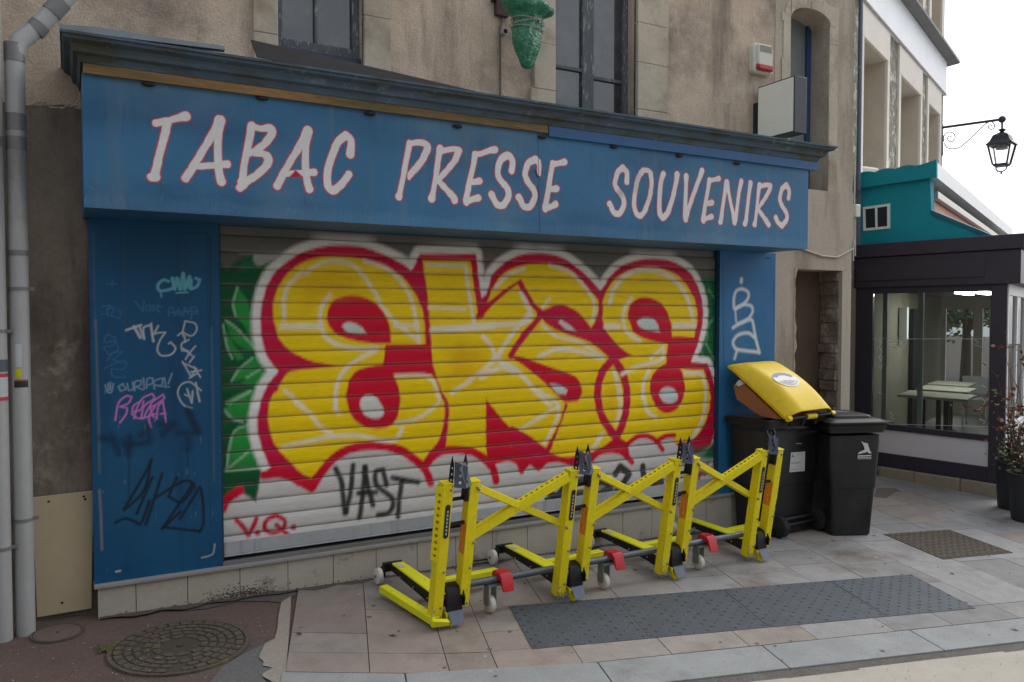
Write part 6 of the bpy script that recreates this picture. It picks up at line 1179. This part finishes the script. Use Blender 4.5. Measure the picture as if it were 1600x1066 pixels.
# the left end keeps its own arms folded away: one on the post, one lying beside the foot
t = mods[0]
X = Tm @ frame((-.062, .012, HP-.44), Vector((0, -1, 0)), Vector((0, 0, 1))); 
X = Tm @ frame((-.028, -.046, HP-.46), (-.62, .78, 0), (0, 0, 1)); plate('folded_arm', [(0, 0), (.05, .012), (.05, .45), (0, .45)], [(.026, .04+k*.04, .0105) for k in range(10)], .005, X, m_by, t)
b = MB(); b.prism([(-.057, .0, HP-.445), (-.032, .02, HP-.46), (-.032, .03, HP-.46), (-.050, .01, HP-.445)], (0, 0, .44), Tm); b.build('folded_flange', m_by, t, smooth=False)
b = MB(); b.bar((-.075, .56, .055), (-.012, -.05, .045), .058, .045); b.prism([(-.05, -.05, .03), (.055, -.07, .03), (.05, -.085, .06), (-.05, -.065, .075)], (0, -.03, -.01)); b.build('folded_bar', m_bl, t, bevel=.005)
last_t = mods[3]
b = MB(); b.bar(Tm @ Vector((.176+.042, .0, .46)), Tm @ Vector((.176+.038, .0, .80)), .018, .05, (0, 1, 0)); b.build('folded_arm', m_by, last_t, bevel=.003)
# black cable between the first two wheels
cb = MB(); pts = [ong(*p) for p in ((716, 884), (735, 878), (752, 875), (768, 874))]; cb.tube([(p[0], min(p[1], 5.13), gz(p[0], min(p[1], 5.13))+.03) for p in pts], .007, 6); tag(cb.build('floor_cable', m_bk), 'short black cable on the ground along the tiled plinth, between two barrier wheels', 'cable')
# litter and leaves
lt = [((640, 988), 'leaf'), ((467, 992), 'leaf'), ((614, 995), 'leaf'), ((1488, 897), 'leaf')]
for k, ((px, py), kk) in enumerate([((467, 991), 0), ((613, 994), 0), ((1487, 897), 0), ((1585, 985), 0)]):
    p = ong(px, py); b = MB(); X = gmat(p[0], p[1], random.uniform(0, 3), .004); b.add([(-.028, 0, 0), (-.005, .010, .002), (.026, .003, .001), (-.004, -.009, .002)], [(0, 1, 2, 3)], X)
    tag(b.build('dead_leaf', M('leaf_dark', C(64, 56, 48), .9), smooth=False), ['dark dead leaf on the slab nearest the concrete patch', 'dark dead leaf on the slab left of the first barrier foot', 'dark dead leaf on the pink slab right of the studded plates', 'dark dead leaf on the kerb stone at the right'][k], 'leaf', 'dead leaves on the pavement')
ms = MB(); rr = random.Random(8)
for _ in range(110):
    px, py = rr.gauss(166, 6), rr.gauss(1014, 3); p = ong(px, py); s_ = rr.uniform(.002, .006); ms.sph((p[0], p[1], gz(p[0], p[1])+s_*.3), s_, n=6, sc=(1.3, 1.3, .8))
o = ms.build('moss', M('moss_green', C(84, 86, 44), .9, n=(60, .4)), smooth=False); tag(o, 'tuft of green moss at the left rim of the big manhole cover', 'moss', None, 'stuff')
gr = MB()
for _ in range(420):
    px, py = rr.uniform(0, 1600), 1066-abs(rr.gauss(0, 90)); p = ong(px, py)
    if not (-.6 < p[0] < 9 and 2 < p[1] < 5.1): continue
    s_ = rr.uniform(.0012, .0035); gr.sph((p[0], p[1], gz(p[0], p[1])+.002), s_, n=6)
o = gr.build('grit', M('grit_pale', C(176, 170, 160), .9), smooth=False); tag(o, 'pale grit and crumbs scattered over the pavement', 'grit', None, 'stuff')

gm_ = MB()
for _ in range(150):
    p = kp(rr.uniform(UL, UL+8), rr.uniform(-.25, 2.6)); 
    if p[1] > 5.05: continue
    q = rr.uniform(.006, .017); X = gmat(p[0], p[1], 0, .0012); gm_.loft([[(q*f*(1+.2*math.sin(k*2.1+f))*math.cos(2*math.pi*k/10), q*f*(1+.2*math.sin(k*2.1))*math.sin(2*math.pi*k/10), h_) for k in range(10)] for f, h_ in ((1, 0), (.8, .0012))], X, mi=rr.choice([0, 0, 1]))
tag(gm_.build('chewing_gum', [M('gum_dark', C(92, 88, 86), .9), M('gum_pale', C(160, 156, 152), .9)], smooth=False), 'flattened spots of chewing gum dotted over the paving slabs', 'gum', None, 'stuff')
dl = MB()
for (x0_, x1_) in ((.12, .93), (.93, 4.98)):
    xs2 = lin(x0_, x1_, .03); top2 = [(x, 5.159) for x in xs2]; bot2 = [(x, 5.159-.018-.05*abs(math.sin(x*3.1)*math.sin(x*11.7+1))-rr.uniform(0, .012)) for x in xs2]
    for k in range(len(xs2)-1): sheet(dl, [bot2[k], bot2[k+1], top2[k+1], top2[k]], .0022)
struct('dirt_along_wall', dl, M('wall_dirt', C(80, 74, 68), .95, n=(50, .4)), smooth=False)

# ================================================================== THE STREET BEHIND THE CAMERA (seen only as reflection and shade)
ob = thing('facing_building', 'pale stone building across the street', 'building', (-2, -6.5, -1.9))
m_fst = M('facing_stone', C(150, 140, 124), .9, n=(1, .2), n2=(20, .15), col2=(.8, .5, .7, C(112, 102, 92)), spec=.15)
def facade(t, x0, x1, y, h, wx, wz):
    b = MB(); b.box((x0, y-5, -3), (x1, y, h)); b.build('wall', m_fst, t, True, smooth=False)
    b = MB(); b.box((x0-.1, y-5, h), (x1+.1, y+.25, h+.12)); b.build('roof_edge', M('facing_slate', C(84, 86, 92), .7), t, True, smooth=False)
    for x in wx:
        for z in wz:
            f = MB(); f.box((x-.14, y-.05, z-.14), (x, y+.03, z+1.9)); f.box((x+1.0, y-.05, z-.14), (x+1.14, y+.03, z+1.9)); f.box((x-.14, y-.05, z+1.76), (x+1.14, y+.032, z+1.92)); f.box((x, y-.05, z-.14), (x+1.0, y+.05, z)); f = f.build('window', m_trim, t, True, smooth=False)
            p = MB(); p.box((x, y-.02, z), (x+1.0, y+.01, z+1.76)); p.build('pane', m_pane, f, smooth=False)
facade(ob, -24, 1.2, -6.5, 7.2, range(-22, 0, 3), (-.8, 2.2, 4.9))
ob2 = thing('facing_house', 'lower stone house across the street, farther right', 'building', (9, -8, -2))
facade(ob2, 4.2, 16, -8.0, 5.6, (5, 8, 11, 14), (-.9, 2.6))
